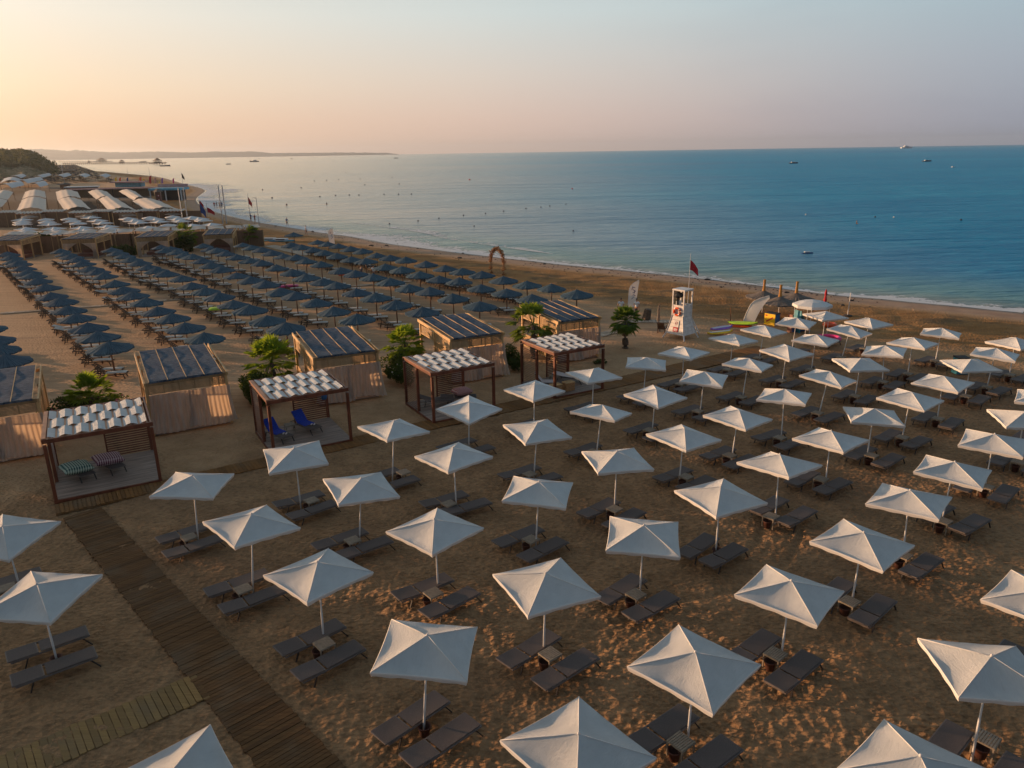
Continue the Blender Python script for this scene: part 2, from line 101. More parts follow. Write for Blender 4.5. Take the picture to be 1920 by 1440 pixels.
'FEATHER': [['tall white feather flag with dark script behind the palm', 10.2, 64.0, 0, 2.95, 0.78, 0.16, 'canvas_hem', 1], ['white feather flag blown over to the right near the tower', 18.15, 57.3, -0.5, 2.85, 0.95, 1.0, 'canvas_hem', 0], ['distant white feather flag among the navy parasols', -27.71, 116.04, 0, 2.9, 0.9, -0.3, 'canvas_hem', 1], ['yellow feather flag on the water sports deck', -210.8, 413.44, 0, 4.12, 1.1536, 0.3296, 'yellow_paint', 0, 'coloured feather flags on the water sports deck'], ['amber feather flag on the water sports deck', -208.49, 413.4, 0, 3.85, 1.078, 0.308, 'orange_plastic', 0, 'coloured feather flags on the water sports deck'], ['dark blue feather flag on the water sports deck', -208.63, 421.84, 0, 3.65, 1.022, 0.292, 'navy_cloth', 0, 'coloured feather flags on the water sports deck'], ['orange red feather flag on the water sports deck', -197.49, 413.08, 0, 4.11, 1.1508, 0.3288, 'orange_plastic', 0, 'coloured feather flags on the water sports deck'], ['small yellow feather flag on the water sports deck', -195.74, 413.01, 0, 3.02, 0.8456, 0.2416, 'yellow_paint', 0, 'coloured feather flags on the water sports deck'], ['tall red feather flag on the water sports deck', -188.48, 404.67, 0, 4.83, 1.3524, 0.3864, 'red_cloth', 0, 'coloured feather flags on the water sports deck'], ['pale pink feather flag on the water sports deck', -185.62, 404.53, 0, 3.77, 1.0556, 0.3016, 'pink_pale', 0, 'coloured feather flags on the water sports deck'], ['violet feather flag on the water sports deck', -181.9, 404.33, 0, 3.5, 0.98, 0.28, 'violet_plastic', 0, 'coloured feather flags on the water sports deck'], ['bright pink feather flag on the water sports deck', -175.87, 403.96, 0, 3.23, 0.9044, 0.2584, 'pink_plastic', 0, 'coloured feather flags on the water sports deck'], ['tiny yellow feather flag on the water sports deck', -183.33, 404.41, 0, 1.88, 0.5264, 0.1504, 'yellow_paint', 0, 'coloured feather flags on the water sports deck'], ['yellow green feather flag before the brown reed wall', -91.71, 177.23, 0, 3.6, 1.3, -0.3, 'lime_plastic', 0]],
'TALLT': [['tall straw parasol with a reed tuft, left of three by the sea', 21.75, 63.3, 1.95, 1.45], ['tall straw parasol with a reed tuft, front one of three', 22.2, 60.6, 1.95, 1.45], ['tall straw parasol with a reed tuft, right of three by the sea', 24.1, 62.1, 1.95, 1.45]],
'OCT': [22.75, 55.3],
'KIOSK': [22.3, 56.0],
'YBOX': [20.95, 58.5, 0.63],
'BOARDS': [['yellow and white inflatable board lying by the tower', 16.0, 55.6, 0.1, 0.1, 2.0, 0.7, 'yellow_paint', 0.14, 'paddle_board', 'hull_white'], ['violet inflatable board stacked behind the yellow one', 16.3, 56.3, 0.25, 0.15, 1.9, 0.7, 'violet_plastic', 0.32, 'paddle_board', 'hull_white'], ['brown and orange inflatable board leaning on the stack', 17.9, 56.7, -0.5, 0.2, 1.7, 0.6, 'orange_plastic', 0.35, 'paddle_board', 'brown_rubber'], ['lime green inflatable board on top of the stack', 18.0, 56.6, -0.55, 0.25, 2.3, 0.55, 'lime_plastic', 0.62, 'paddle_board', None]],
'FLOATS': [['pink inflatable ring beside the octagonal parasol', 23.3, 53.2, 0.8, 'pink_plastic'], ['orange inflatable ring behind the octagonal parasol', 25.2, 57.5, 0.4, 'orange_plastic']],
'PADDLE': [17.5, 58.0],
'WPOST': [28.32, 61.4],
'FOLD1': [11.4, 56.4],
'FOLD2': [27.2, 63.5],
'STUMP': [11.3, 60.9],
'PLATES': [['pale plank path by the tree stump', [9.6, 60.6], [13.2, 60.2], 1.1], ['pale plank path between the far navy parasols and the sea', [-38.0, 119.0], [-28.3, 106.5], 2.0], ['pale plank path beside the corner of the last hut', [6.6, 55.6], [9.3, 58.2], 1.0], ['narrow pale cross path between the navy parasols, first stretch from the left', [-47.31, 67.99], [-38.82, 71.2], 0.8], ['narrow pale cross path between the navy parasols, second stretch from the left', [-38.82, 71.2], [-34.0, 73.51], 0.8], ['narrow pale cross path between the navy parasols, third stretch from the left', [-34.0, 73.51], [-26.04, 75.88], 0.8], ['narrow pale cross path between the navy parasols, fourth stretch from the left', [-26.04, 75.88], [-20.78, 78.52], 0.8], ['narrow pale cross path between the navy parasols, fifth stretch from the left', [-20.78, 78.52], [-16.56, 80.11], 0.8], ['narrow pale cross path between the navy parasols, sixth stretch from the left', [-16.56, 80.11], [-10.98, 82.54], 0.8]],
'ARCH': [-1.5, 86.8, -0.75],
'CLOTHS': [['lime green pool float on a sunbed among the navy parasols', -26.3, 66.3, 'lime_plastic', 1.0, 0.6], ['bright pink pool float between navy parasols', -23.3, 77.8, 'pink_plastic', 1.1, 0.5], ['coral red towel bundle hanging by a navy parasol', -19.3, 84.9, 'orange_plastic', 0.35, 0.3], ['pale blue float at the foot of a sunbed', -29.2, 70.9, 'cyan_paint', 0.45, 0.3]],
'BIN': [27.9, 44.4],
'VCOL': [[0, 5], [0, 4], [0, 3], [0, 2], [0, 1], [0, 0], [0, 6], [1, 5], [1, 4], [1, 3], [1, 2], [1, 1], [1, 0], [2, 5], [2, 4], [2, 3], [2, 2], [2, 1], [2, 0], [3, 6], [3, 5], [3, 4], [3, 3], [3, 2], [3, 1], [3, 0], [4, 3], [4, 2], [4, 1], [4, 0], [5, 4], [5, 3], [5, 2], [5, 0], [5, 1], [6, 4], [6, 3], [6, 2], [6, 1], [6, 0], [7, 3], [7, 2], [7, 1], [7, 0]],
'STRIP': {'f': [[-76, 113.5], [-66, 113.8], [-58, 115.5], [-50, 117.0], [-43.2, 118.8], [-39.2, 119.9]], 'b': [[-76.5, 115.9], [-66.5, 116.3], [-58.5, 118.0], [-50.5, 119.5], [-43.6, 121.1], [-40.3, 122.1]]},
'FENCE1': [[-78, 113.8], [-66, 114.0], [-58, 115.8], [-50, 117.2], [-43.2, 118.6], [-38.6, 118.4]],
'FENCE2': [[-118, 159.5], [-102.4, 160.3], [-90.7, 159.2], [-81.5, 159.2], [-72, 159.0], [-64, 158.6]],
'SIGN': [-42.74, 118.01, 0.25],
'CABANA': [[-107.95, 161.69, -103.55, 161.88, 0], [-101.58, 157.67, -96.81, 158.54, 1], [-98.9, 162.03, -93.87, 162.14, 0], [-90.28, 157.15, -85.35, 157.16, 1], [-87.95, 161.01, -82.64, 159.4, 0], [-81.16, 157.12, -75.95, 157.03, 1], [-77.4, 160.09, -73.11, 159.99, 0], [-72.17, 158.12, -67.36, 158.25, 1]],
'AWN': [['arched pale awning, front row, first complete one', [[-107.1, 166.12], [-100.74, 166.34], [-129.69, 215.15], [-136.24, 214.88]], 'awning', 0.75], ['arched pale awning, second row, first complete one', [[-138.13, 217.9], [-133.34, 221.31], [-160.81, 267.0], [-167.44, 266.66]], 'awning', 0.75], ['arched pale awning, front row, second complete one', [[-95.72, 164.64], [-92.06, 168.31], [-116.9, 209.53], [-123.24, 209.41]], 'awning', 0.75], ['arched pale awning, second row, second complete one', [[-123.24, 209.41], [-121.77, 218.41], [-146.0, 260.6], [-154.58, 262.63]], 'awning', 0.75], ['arched pale awning, front row, third complete one', [[-84.44, 161.22], [-79.6, 162.87], [-109.41, 213.87], [-112.11, 209.55]], 'awning', 0.75], ['arched pale awning, second row, third complete one', [[-112.69, 209.55], [-110.69, 215.37], [-134.99, 258.48], [-141.43, 258.48]], 'awning', 0.75], ['arched pale awning, front row, nearest the sea', [[-75.39, 159.42], [-69.92, 161.75], [-90.56, 198.48], [-97.69, 198.67]], 'awning', 0.75], ['arched pale awning, second row, nearest the sea', [[-98.52, 201.26], [-99.36, 209.37], [-124.4, 256.19], [-131.03, 258.44]], 'awning', 0.75], ['arched pale awning cut off at the left edge, front row', [[-111.4, 160.51], [-120.35, 181.7], [-138.25, 211.72], [-141.83, 208.51]], 'awning', 0.75], ['arched pale awning cut off at the left edge, second row', [[-142.52, 208.46], [-140.13, 214.66], [-171.34, 266.41], [-177.48, 265.93]], 'awning', 0.75], ['grey awning left front in the group below the green hill', [[-225.18, 341.92], [-194.94, 302.59], [-210.34, 335.5], [-240.9, 380.11]], 'awning_blue', 1.2], ['grey awning right front in the group below the green hill', [[-212.18, 343.06], [-187.9, 309.32], [-200.29, 336.14], [-227.4, 376.39]], 'awning_blue', 1.2], ['grey awning left rear in the group below the green hill', [[-246.52, 374.67], [-243.58, 384.8], [-268.19, 426.86], [-301.88, 463.5]], 'awning_blue', 1.2], ['grey awning right rear in the group below the green hill', [[-250.16, 394.44], [-223.24, 358.69], [-250.23, 416.46], [-283.35, 465.59]], 'awning_blue', 1.2], ['small bluish awning below the hill, first from the left', [[-318.48, 492.86], [-292.41, 464.69], [-327.94, 527.39], [-344.43, 544.99]], 'awning_blue', 1.2], ['small bluish awning beyond, second from the left', [[-303.63, 494.66], [-280.3, 465.85], [-317.08, 537.99], [-337.44, 566.76]], 'awning_blue', 1.2], ['small bluish awning beyond, third from the left', [[-283.41, 480.48], [-267.91, 466.63], [-298.39, 529.73], [-325.47, 567.65]], 'awning_blue', 1.2], ['small bluish awning beyond, fourth from the left', [[-262.26, 466.86], [-247.97, 453.56], [-276.56, 512.78], [-293.03, 529.91]], 'awning_blue', 1.2], ['small bluish awning beyond, fifth from the left', [[-242.37, 453.62], [-229.54, 440.86], [-254.87, 496.54], [-269.51, 512.8]], 'awning_blue', 1.2]],
'MAST': [['tall pale mast, left one of the pair nearest the sea', -60.49, 160.42, 7.85, 0.14, 'mast', None, 'mast', False, 'pale masts by the canopy walk'], ['tall pale mast, right one of the pair nearest the sea', -59.68, 160.35, 7.85, 0.14, 'mast', None, 'mast', False, 'pale masts by the canopy walk'], ['tall pale mast, left one of the pair behind the palm', -65.64, 152.79, 7.75, 0.12, 'mast', None, 'mast', False, 'pale masts by the canopy walk'], ['tall pale mast, right one of the pair behind the palm', -64.07, 151.56, 7.89, 0.12, 'mast', None, 'mast', False, 'pale masts by the canopy walk'], ['slim pole with a hanging dark red flag at the shore', -55.73, 163.74, 5.95, 0.06, 'flag_pole', ['red_cloth', 1.0, 1.5, 5.25], 'flag', False, None], ['street lamp standing alone at the shore beside the canopy walk', -51.03, 154.77, 5.48, 0.07, 'street_lamp', None, 'street lamp', True, None], ['pole with a drooping dark blue flag before the bay', -61.64, 152.42, 4.96, 0.05, 'flag_pole', ['navy_cloth', 1.4, 2.0, 4.86], 'flag', False, None], ['short pole with a bright red flag at the bend of the bay', -71.38, 180.51, 3.14, 0.06, 'flag_pole', ['red_cloth', 2.2, 1.2, 2.14], 'flag', False, None], ['small dark red flag on the sand left of the bathers', -77.02, 190.64, 3.2, 0.05, 'flag_pole', ['red_cloth', 1.2, 1.2, 3.2], 'flag', False, None], ['thin pole with a dark flag above the water sports deck', -170.4, 403.57, 5.61, 0.09, 'flag_pole', ['black_stuff', 1.6, 2.5, 5.61], 'flag', False, None], ['thin dark mast by the far water, left one', -318.77, 648.87, 6.41, 0.12, 'mast', None, 'mast', False, None], ['thin dark mast by the far water, right one', -274.23, 591.82, 6.43, 0.14, 'mast', None, 'mast', False, None], ['thin tall mast among the grey awnings', -242.39, 421.78, 11.15, 0.1, 'mast', None, 'mast', False, None]],
'BOATS': [['white motor yacht with a flybridge, largest boat in the bay', -603.79, 1849.08, 3.3, 21, 'hull_dark', True, True], ['small dark boat with a cabin left of the yacht', -493.31, 1369.87, 0.1, 9, 'hull_dark', True, False], ['tiny far boat just right of the yacht', -1098.06, 3431.82, 0, 9, 'hull_dark', True, True], ['tiny dark boat right of the yacht far out', -840.82, 3018.11, 0.1, 10, 'hull_dark', True], ['small dark boat alone on the calm water left of centre', -337.51, 2336.75, 0.1, 13, 'hull_dark', True], ['low dark boat on the blue water right of centre', 256.37, 697.18, 0.05, 8, 'hull_dark', True], ['low dark speedboat on the blue water near the horizon', 372.9, 690.83, 0.08, 8, 'hull_dark', True], ['pale ship on the horizon at the right', 2067.5, 4043.92, 0.1, 62, 'hull_white', True, True], ['tiny white and red boat at the far right', 288.7, 502.34, 0.3, 2.6, 'hull_white', True], ['small blue and red water scooter near the beach', 40.57, 102.07, 0.1, 1.6, 'navy_cloth', True], ['low dark boat beside the pier head', -546.91, 1238.54, 0, 16, 'hull_dark', False], ['tiny dark boat behind the long pier', -1134.28, 2415.84, 0, 22, 'hull_dark', False], ['blue and white pedal boat beached beside the dark fence', -39.93, 126.17, -0.1, 4.2, 'cyan_paint', True], ['blue and white pedal boat beached right of the other one', -37.67, 125.14, -0.1, 4.2, 'cyan_paint', True]],
'BUOY': [[-24.68, 156.03, 0.17, 'hull_dark', 'dark buoy, number one of the near swimming line from its left end'], [-19.48, 161.9, 0.17, 'hull_dark', 'dark buoy, number two of the near swimming line from its left end'], [-15.54, 167.65, 0.17, 'hull_dark', 'dark buoy, number three of the near swimming line from its left end'], [-10.52, 174.58, 0.17, 'hull_dark', 'dark buoy, number four of the near swimming line from its left end'], [-5.59, 179.3, 0.17, 'hull_dark', 'dark buoy, number five of the near swimming line from its left end'], [-1.38, 185.42, 0.17, 'hull_dark', 'dark buoy, number six of the near swimming line from its left end'], [4.23, 192.84, 0.17, 'hull_dark', 'dark buoy, number seven of the near swimming line from its left end'], [8.19, 197.14, 0.17, 'hull_dark', 'dark buoy, number eight of the near swimming line from its left end'], [10.67, 200.67, 0.17, 'hull_dark', 'dark buoy, number nine of the near swimming line from its left end'], [15.38, 206.93, 0.17, 'hull_dark', 'dark buoy, number ten of the near swimming line from its left end'], [-65.05, 263.84, 0.26, 'hull_dark', 'dark buoy, number one of the second swimming line from its left end'], [-61.05, 270.05, 0.26, 'hull_dark', 'dark buoy, number two of the second swimming line from its left end'], [-56.39, 271.11, 0.26, 'hull_dark', 'dark buoy, number three of the second swimming line from its left end'], [-52.9, 270.58, 0.26, 'hull_dark', 'dark buoy, number four of the second swimming line from its left end'], [-44.4, 272.71, 0.26, 'hull_dark', 'dark buoy, number five of the second swimming line from its left end'], [-39.16, 271.8, 0.26, 'hull_dark', 'dark buoy, number six of the second swimming line from its left end'], [-34.42, 270.94, 0.26, 'hull_dark', 'dark buoy, number seven of the second swimming line from its left end'], [-104.12, 325.1, 0.32, 'hull_dark', 'dark speck of a far buoy, number one counted from the left'], [-80.54, 260.7, 0.32, 'hull_dark', 'dark speck of a far buoy, number two counted from the left'], [-91.44, 338.86, 0.32, 'hull_dark', 'dark speck of a far buoy, number three counted from the left'], [-107.09, 424.78, 0.32, 'hull_dark', 'dark speck of a far buoy, number four counted from the left'], [-102.07, 432.2, 0.32, 'hull_dark', 'dark speck of a far buoy, number five counted from the left'], [-96.86, 439.79, 0.32, 'hull_dark', 'dark speck of a far buoy, number six counted from the left'], [-85.93, 446.22, 0.32, 'hull_dark', 'dark speck of a far buoy, number seven counted from the left'], [-70.39, 465.94, 0.32, 'hull_dark', 'dark speck of a far buoy, number eight counted from the left'], [-127.35, 604.82, 0.32, 'hull_dark', 'dark speck of a far buoy, number nine counted from the left'], [-67.32, 360.19, 0.3, 'hull_dark', 'dark buoy alone between the two far swimming lines'], [-51.88, 364.74, 0.3, 'hull_dark', 'dark buoy alone right of the far swimming line'], [-20.63, 406.19, 0.48, 'red_cloth', 'red buoy far out near the middle of the sea'], [23.97, 290.98, 0.3, 'red_cloth', 'small red buoy right of the middle of the sea'], [-6.92, 148.14, 0.15, 'hull_dark', 'dark buoy between the beach and the near swimming line'], [11.47, 136.1, 0.15, 'hull_dark', 'dark buoy in the shallows right of the flower arch'], [86.5, 145.09, 0.21, 'hull_dark', 'dark buoy in the blue water at the far right'], [74.39, 154.31, 0.18, 'hull_dark', 'dark buoy in the blue water right of centre'], [63.33, 162.29, 0.18, 'hull_white', 'white buoy in the blue water'], [77.43, 152.78, 0.18, 'hull_white', 'white buoy in the blue water further right']],
'SWIM': [['swimmer standing in the calm shallow bay, left one', -64.21, 220.76, 0], ['swimmer in the calm bay right of the other one', -52.94, 221.96, 1], ['dark swimmer in the blue water at the right', 64.9, 141.56, 1]],
'PAV': [['largest thatched pavilion at the head of the long pier', -694.77, 1541.12, 19.226, 12.62, 'pier pavilions'], ['long low pavilion on the far pier left of the others', -1379.23, 2641.32, 37.47, 14.72, 'pier pavilions'], ['small pavilion midway along the long pier', -947.56, 1908.56, 15.408, 9.14, 'pier pavilions'], ['tiny pavilion on the far pier at its landward end', -1262.13, 2342.77, 10.016, 8, 'pier pavilions']],
'PIER': [['long dark pier on piles running out to the large pavilion', [-1111.24, 1940.89], [-713.14, 1621.58], 2.6, 46], ['far pier behind the long one carrying the low pavilion', [-1736.18, 3006.18], [-1375.02, 2707.99], 2.6, 20]],
'SIMPLE': [['water_sports_deck', 'pale raised water sports deck on posts with a dark hollow below', 'deck', -111.57, 252.88, 0.0, [['deck', 'cyan_paint', 'box', [0, 0, 3.672, 10.5, 7, 0.6426]], ['lower_dark', 'black_stuff', 'box', [0, 1.5, 1.652, 8.0, 3, 3.213]], ['posts', 'hull_white', 'box', [-5, -3, 1.836, 0.3, 0.3, 3.672], [5, -3, 1.836, 0.3, 0.3, 3.672], [0, -3, 1.836, 0.3, 0.3, 3.672]], ['railing', 'pink_pale', 'box', [0, 3.3, 4.59, 10, 0.12, 1.0098]]]], ['water_sports_booth', 'low pale pink water sports booth behind the white roofs', 'booth', -184.54, 375.24, 0, [['roof', 'pink_pale', 'box', [0, 0, 2.38, 15.77, 6, 0.6]], ['walls', 'cyan_paint', 'box', [0, 1, 1.19, 12.616, 4, 2.142]]]], ['lifeguard_hut', 'dark red hut with round white buoys beside the deck', 'hut', -109.91, 240.92, 0.2, [['walls', 'brown_rubber', 'box', [0, 0, 1.638, 1.5, 1.5, 3.276]], ['roof', 'straw', 'cone', [0, 0, 3.276, 1.6, 1.092]], ['buoys', 'red_cloth', 'box', [0.2, -0.8, 2.145, 0.6, 0.1, 0.6], [0.2, -0.8, 0.858, 0.6, 0.1, 0.6]], ['white_discs', 'hull_white', 'box', [0.2, -0.87, 2.145, 0.3, 0.06, 0.3], [0.2, -0.87, 0.858, 0.3, 0.06, 0.3]]]], ['flat_roof_shelter', 'white flat roofed shelter behind the arched awnings', 'shelter', -164.1, 296.6, 0.268, [['roof', 'hull_white', 'box', [0, 0, 3.2, 11.3, 5, 0.35]], ['posts', 'wood_bed', 'box', [-5.411, -2.25, 1.6, 0.3, 0.3, 3.2], [5.411, -2.25, 1.6, 0.3, 0.3, 3.2], [0, -2.25, 1.6, 0.3, 0.3, 3.2]], ['back', 'reed_wall', 'box', [0, 2.0, 1.44, 10.1, 0.3, 2.88]]]], ['flat_roof_shelter', 'long thin roof strip between the arched awnings and the deck', 'shelter', -144.1, 280.7, 0.242, [['roof', 'pink_pale', 'box', [0, 0, 3.0, 29.5, 3, 0.35]], ['posts', 'wood_bed', 'box', [-14.169, -1.35, 1.5, 0.3, 0.3, 3.0], [14.169, -1.35, 1.5, 0.3, 0.3, 3.0], [0, -1.35, 1.5, 0.3, 0.3, 3.0]], ['back', 'reed_wall', 'box', [0, 1.2, 1.35, 26.6, 0.3, 2.7]]]], ['flat_roof_shelter', 'turquoise ended shelter at the foot of the green hill', 'shelter', -402.1, 670.0, 1.413, [['roof', 'cyan_paint', 'box', [0, 0, 3.4, 16.0, 9, 0.35]], ['posts', 'wood_bed', 'box', [-7.689, -4.05, 1.7, 0.3, 0.3, 3.4], [7.689, -4.05, 1.7, 0.3, 0.3, 3.4], [0, -4.05, 1.7, 0.3, 0.3, 3.4]], ['back', 'reed_wall', 'box', [0, 3.6, 1.53, 14.4, 0.3, 3.06]]]], ['flat_roof_shelter', 'pale flat shelter beyond the turquoise one', 'shelter', -417.2, 726.5, 0.08, [['roof', 'awning', 'box', [0, 0, 3.4, 21.5, 6, 0.35]], ['posts', 'wood_bed', 'box', [-10.343, -2.7, 1.7, 0.3, 0.3, 3.4], [10.343, -2.7, 1.7, 0.3, 0.3, 3.4], [0, -2.7, 1.7, 0.3, 0.3, 3.4]], ['back', 'reed_wall', 'box', [0, 2.4, 1.53, 19.4, 0.3, 3.06]]]], ['reed_hut', 'small brown hut with a dark pointed roof by the white shelter', 'hut', -211.82, 368.45, 0.3, [['walls', 'mahogany_light', 'box', [0, 0, 0.9485, 3.6, 3.6, 1.897]], ['roof', 'black_stuff', 'cone', [0, 0, 1.843, 4.2, 0.9485]]]]],
'SHADE': [[-30, 9.5, 2.2, 4.2], [-35, 13.5, 2.3, 4.4], [-38, 17.5, 2.2, 4.3], [-41, 21.0, 2.4, 4.6], [-43, 25.5, 2.2, 4.4], [-44.5, 30, 2.3, 4.6], [-46, 34, 2.2, 4.3], [-47, 39, 2.3, 4.5], [-33, 5, 2.3, 4.3], [-38, 25, 1.9, 3.8], [-36, 8.5, 2.1, 4.0]],
'TERR': [[-125, 161.5], [-66, 160.2], [-179.43, 368.41], [-258.03, 395.44]],
'FARBEACH': [[-284.62, 418.71], [-221.51, 440.11], [-899.08, 1612.02], [-827.3, 1388.73]],
'HAZE': [7e-05, 0.55],
}

# ------------------------------------------------------------------ materials
class NT:
    def __init__(s, name):
        s.m = bpy.data.materials.new(name); s.m.use_nodes = True; s.t = s.m.node_tree
        s.n = s.t.nodes; s.b = s.n['Principled BSDF']; s.out = s.n['Material Output']
    def new(s, t, **k):
        n = s.n.new(t)
        for a, b in k.items(): setattr(n, a, b)
        return n
    def link(s, a, b): s.t.links.new(a, b)
    def put(s, sock, v):
        if isinstance(v, (int, float)): sock.default_value = v
        elif isinstance(v, (tuple, list)): sock.default_value = (*v, 1) if len(v) == 3 and sock.type == 'RGBA' else v
        else: s.link(v, sock)
    def coord(s, scale=(1, 1, 1), rot=(0, 0, 0), kind='Object', world=False):
        if world:
            g = s.new('ShaderNodeNewGeometry').outputs['Position']
        else: g = s.new('ShaderNodeTexCoord').outputs[kind]
        mp = s.new('ShaderNodeMapping'); mp.inputs['Scale'].default_value = scale; mp.inputs['Rotation'].default_value = rot
        s.link(g, mp.inputs[0]); return mp.outputs[0]
    def noise(s, co, scale=5, detail=4, rough=.55, dist=0.):
        n = s.new('ShaderNodeTexNoise'); s.link(co, n.inputs[0]); n.inputs['Scale'].default_value = scale
        n.inputs['Detail'].default_value = detail; n.inputs['Roughness'].default_value = rough; n.inputs['Distortion'].default_value = dist
        return n.outputs[0]
    def wave(s, co, scale=5, dist=1., detail=2, dscale=1., axis='X', prof='SIN'):
        n = s.new('ShaderNodeTexWave', bands_direction=axis, wave_profile=prof); s.link(co, n.inputs[0])
        n.inputs['Scale'].default_value = scale; n.inputs['Distortion'].default_value = dist; n.inputs['Detail'].default_value = detail
        n.inputs['Detail Scale'].default_value = dscale; return n.outputs['Fac']
    def voro(s, co, scale, feat='F1'):
        n = s.new('ShaderNodeTexVoronoi', feature=feat); s.link(co, n.inputs[0]); n.inputs['Scale'].default_value = scale; return n
    def rng(s, v, a, b, c=0., d=1., sm=True):
        n = s.new('ShaderNodeMapRange', interpolation_type='SMOOTHSTEP' if sm else 'LINEAR'); s.link(v, n.inputs[0])
        for i, q in enumerate((a, b, c, d)): n.inputs[i + 1].default_value = q
        return n.outputs[0]
    def math(s, op, a, b=0., clamp=False):
        n = s.new('ShaderNodeMath', operation=op, use_clamp=clamp); s.put(n.inputs[0], a); s.put(n.inputs[1], b); return n.outputs[0]
    def mix(s, f, a, b, bl='MIX'):
        n = s.new('ShaderNodeMix', data_type='RGBA', blend_type=bl); s.put(n.inputs[0], f); s.put(n.inputs[6], a); s.put(n.inputs[7], b); return n.outputs[2]
    def bump(s, h, strength=.5, dist=.02, nrm=None):
        n = s.new('ShaderNodeBump'); s.link(h, n.inputs['Height']); n.inputs['Strength'].default_value = strength; n.inputs['Distance'].default_value = dist
        if nrm is not None: s.link(nrm, n.inputs['Normal'])
        s.link(n.outputs[0], s.b.inputs['Normal']); return n.outputs[0]
    def attr(s, name):
        n = s.new('ShaderNodeAttribute', attribute_name=name); return n.outputs['Fac']
    def orand(s): return s.new('ShaderNodeObjectInfo').outputs['Random']
    def base(s, col=None, rough=None, metal=None, spec=None):
        if col is not None: s.put(s.b.inputs['Base Color'], col)
        if rough is not None: s.put(s.b.inputs['Roughness'], rough)
        if metal is not None: s.put(s.b.inputs['Metallic'], metal)
        if spec is not None: s.put(s.b.inputs['Specular IOR Level'], spec)
        return s.m
    def translucent(s, col, fac):
        tr = s.new('ShaderNodeBsdfTranslucent'); s.put(tr.inputs[0], col); mx = s.new('ShaderNodeMixShader'); mx.inputs[0].default_value = fac
        s.link(s.b.outputs[0], mx.inputs[1]); s.link(tr.outputs[0], mx.inputs[2]); s.link(mx.outputs[0], s.out.inputs[0]); return s.m
M = {}
def mul(c, k): return tuple(min(1, v * k) for v in c)
def simple(name, col, rough=.6, var=.25, scale=6., metal=0., bump=.15, bdist=.01, stretch=(1, 1, 1), spec=.4, orv=0.):
    t = NT(name); co = t.coord(stretch); n = t.noise(co, scale, 5)
    c = t.mix(t.rng(n, .3, .7), mul(col, 1 - var), mul(col, 1 + var))
    if orv: c = t.mix(t.math('MULTIPLY', t.orand(), orv), c, mul(col, .45))
    t.base(c, rough, metal, spec)
    if bump: t.bump(t.noise(co, scale * 6, 3), bump, bdist)
    M[name] = t.m; return t.m
simple('white_metal', (.62, .62, .62), .4, .08, 3, bump=0)
simple('white_paint', (.66, .64, .62), .55, .12, 4, bump=.1)
simple('chrome', (.45, .46, .48), .3, .1, 3, metal=.8, bump=0)
simple('mesh_dark', (.105, .088, .084), .75, .22, 40, bump=.3, bdist=.004, orv=.3)
simple('rail_dark', (.15, .125, .115), .5, .15, 8, bump=0)
simple('leg_dark', (.025, .020, .020), .5, .15, 8, bump=0)
simple('taupe_slat', (.28, .235, .18), .6, .2, 9, bump=.2, bdist=.004, orv=.3)
simple('pot', (.10, .035, .022), .7, .3, 7, orv=.4)
simple('mahogany', (.155, .045, .022), .45, .35, 3, stretch=(1, 1, .12), bump=.3, bdist=.006)
simple('mahogany_light', (.36, .17, .09), .5, .25, 3, stretch=(1, .3, .3), bump=.2)
simple('pine', (.52, .33, .15), .6, .2, 3, stretch=(1, 1, .15), bump=.25, bdist=.006)
simple('pine_dark', (.30, .20, .10), .65, .25, 4, stretch=(1, 1, .15), bump=.25)
simple('pole_wood', (.17, .075, .035), .7, .35, 4, stretch=(1, 1, .1), bump=.3)
simple('deck_old', (.26, .20, .165), .6, .35, 3.0, stretch=(.25, 3, 1), bump=.25, bdist=.005)
simple('cushion_white', (.72, .71, .68), .8, .1, 5, bump=.2, orv=.25)
simple('wood_bed', (.055, .032, .020), .5, .3, 6, orv=.3)
simple('blue_towel', (.012, .05, .42), .9, .25, 20, bump=.5)
simple('white_towel', (.66, .60, .60), .9, .1, 20, bump=.4)
simple('skin', (.42, .22, .14), .55, .08, 8, bump=0)
simple('hair', (.012, .010, .010), .5, .1, 8, bump=0)
simple('shirt_white', (.62, .66, .70), .85, .08, 8, bump=.1)
simple('shorts_dark', (.05, .05, .06), .85, .1, 8, bump=.1)
simple('red_cloth', (.42, .02, .03), .8, .2, 6, bump=.1)
simple('navy_cloth', (.015, .06, .22), .8, .2, 6, bump=.1)
simple('black_stuff', (.018, .018, .02), .7, .2, 6, bump=.1)
simple('orange_plastic', (.75, .10, .02), .4, .15, 5, bump=0)
simple('yellow_paint', (.80, .50, .01), .45, .1, 3, bump=0)
simple('blue_paint', (.03, .12, .30), .5, .2, 3, bump=0)
simple('teal_paint', (.03, .22, .30), .5, .25, 3, bump=0)
simple('pink_plastic', (.75, .05, .25), .45, .1, 5, bump=0)
simple('pink_pale', (.55, .30, .28), .6, .2, 3, bump=0)
simple('lime_plastic', (.38, .62, .03), .45, .15, 3, bump=0)
simple('violet_plastic', (.28, .12, .50), .45, .15, 3, bump=0)
simple('brown_rubber', (.18, .07, .05), .6, .2, 3, bump=0)
simple('hull_white', (.55, .58, .60), .35, .08, 1, bump=0)
simple('hull_dark', (.015, .025, .05), .4, .1, 1, bump=0)
simple('cyan_paint', (.10, .36, .50), .5, .2, 1, bump=0)
simple('bark', (.12, .085, .06), .9, .4, 6, stretch=(1, 1, 3), bump=.8, bdist=.03)
simple('reed_wall', (.17, .105, .065), .9, .3, 2, stretch=(12, 12, .5), bump=.6, bdist=.02)
simple('straw', (.14, .12, .105), .95, .3, 5, bump=.7, bdist=.03, orv=.2)
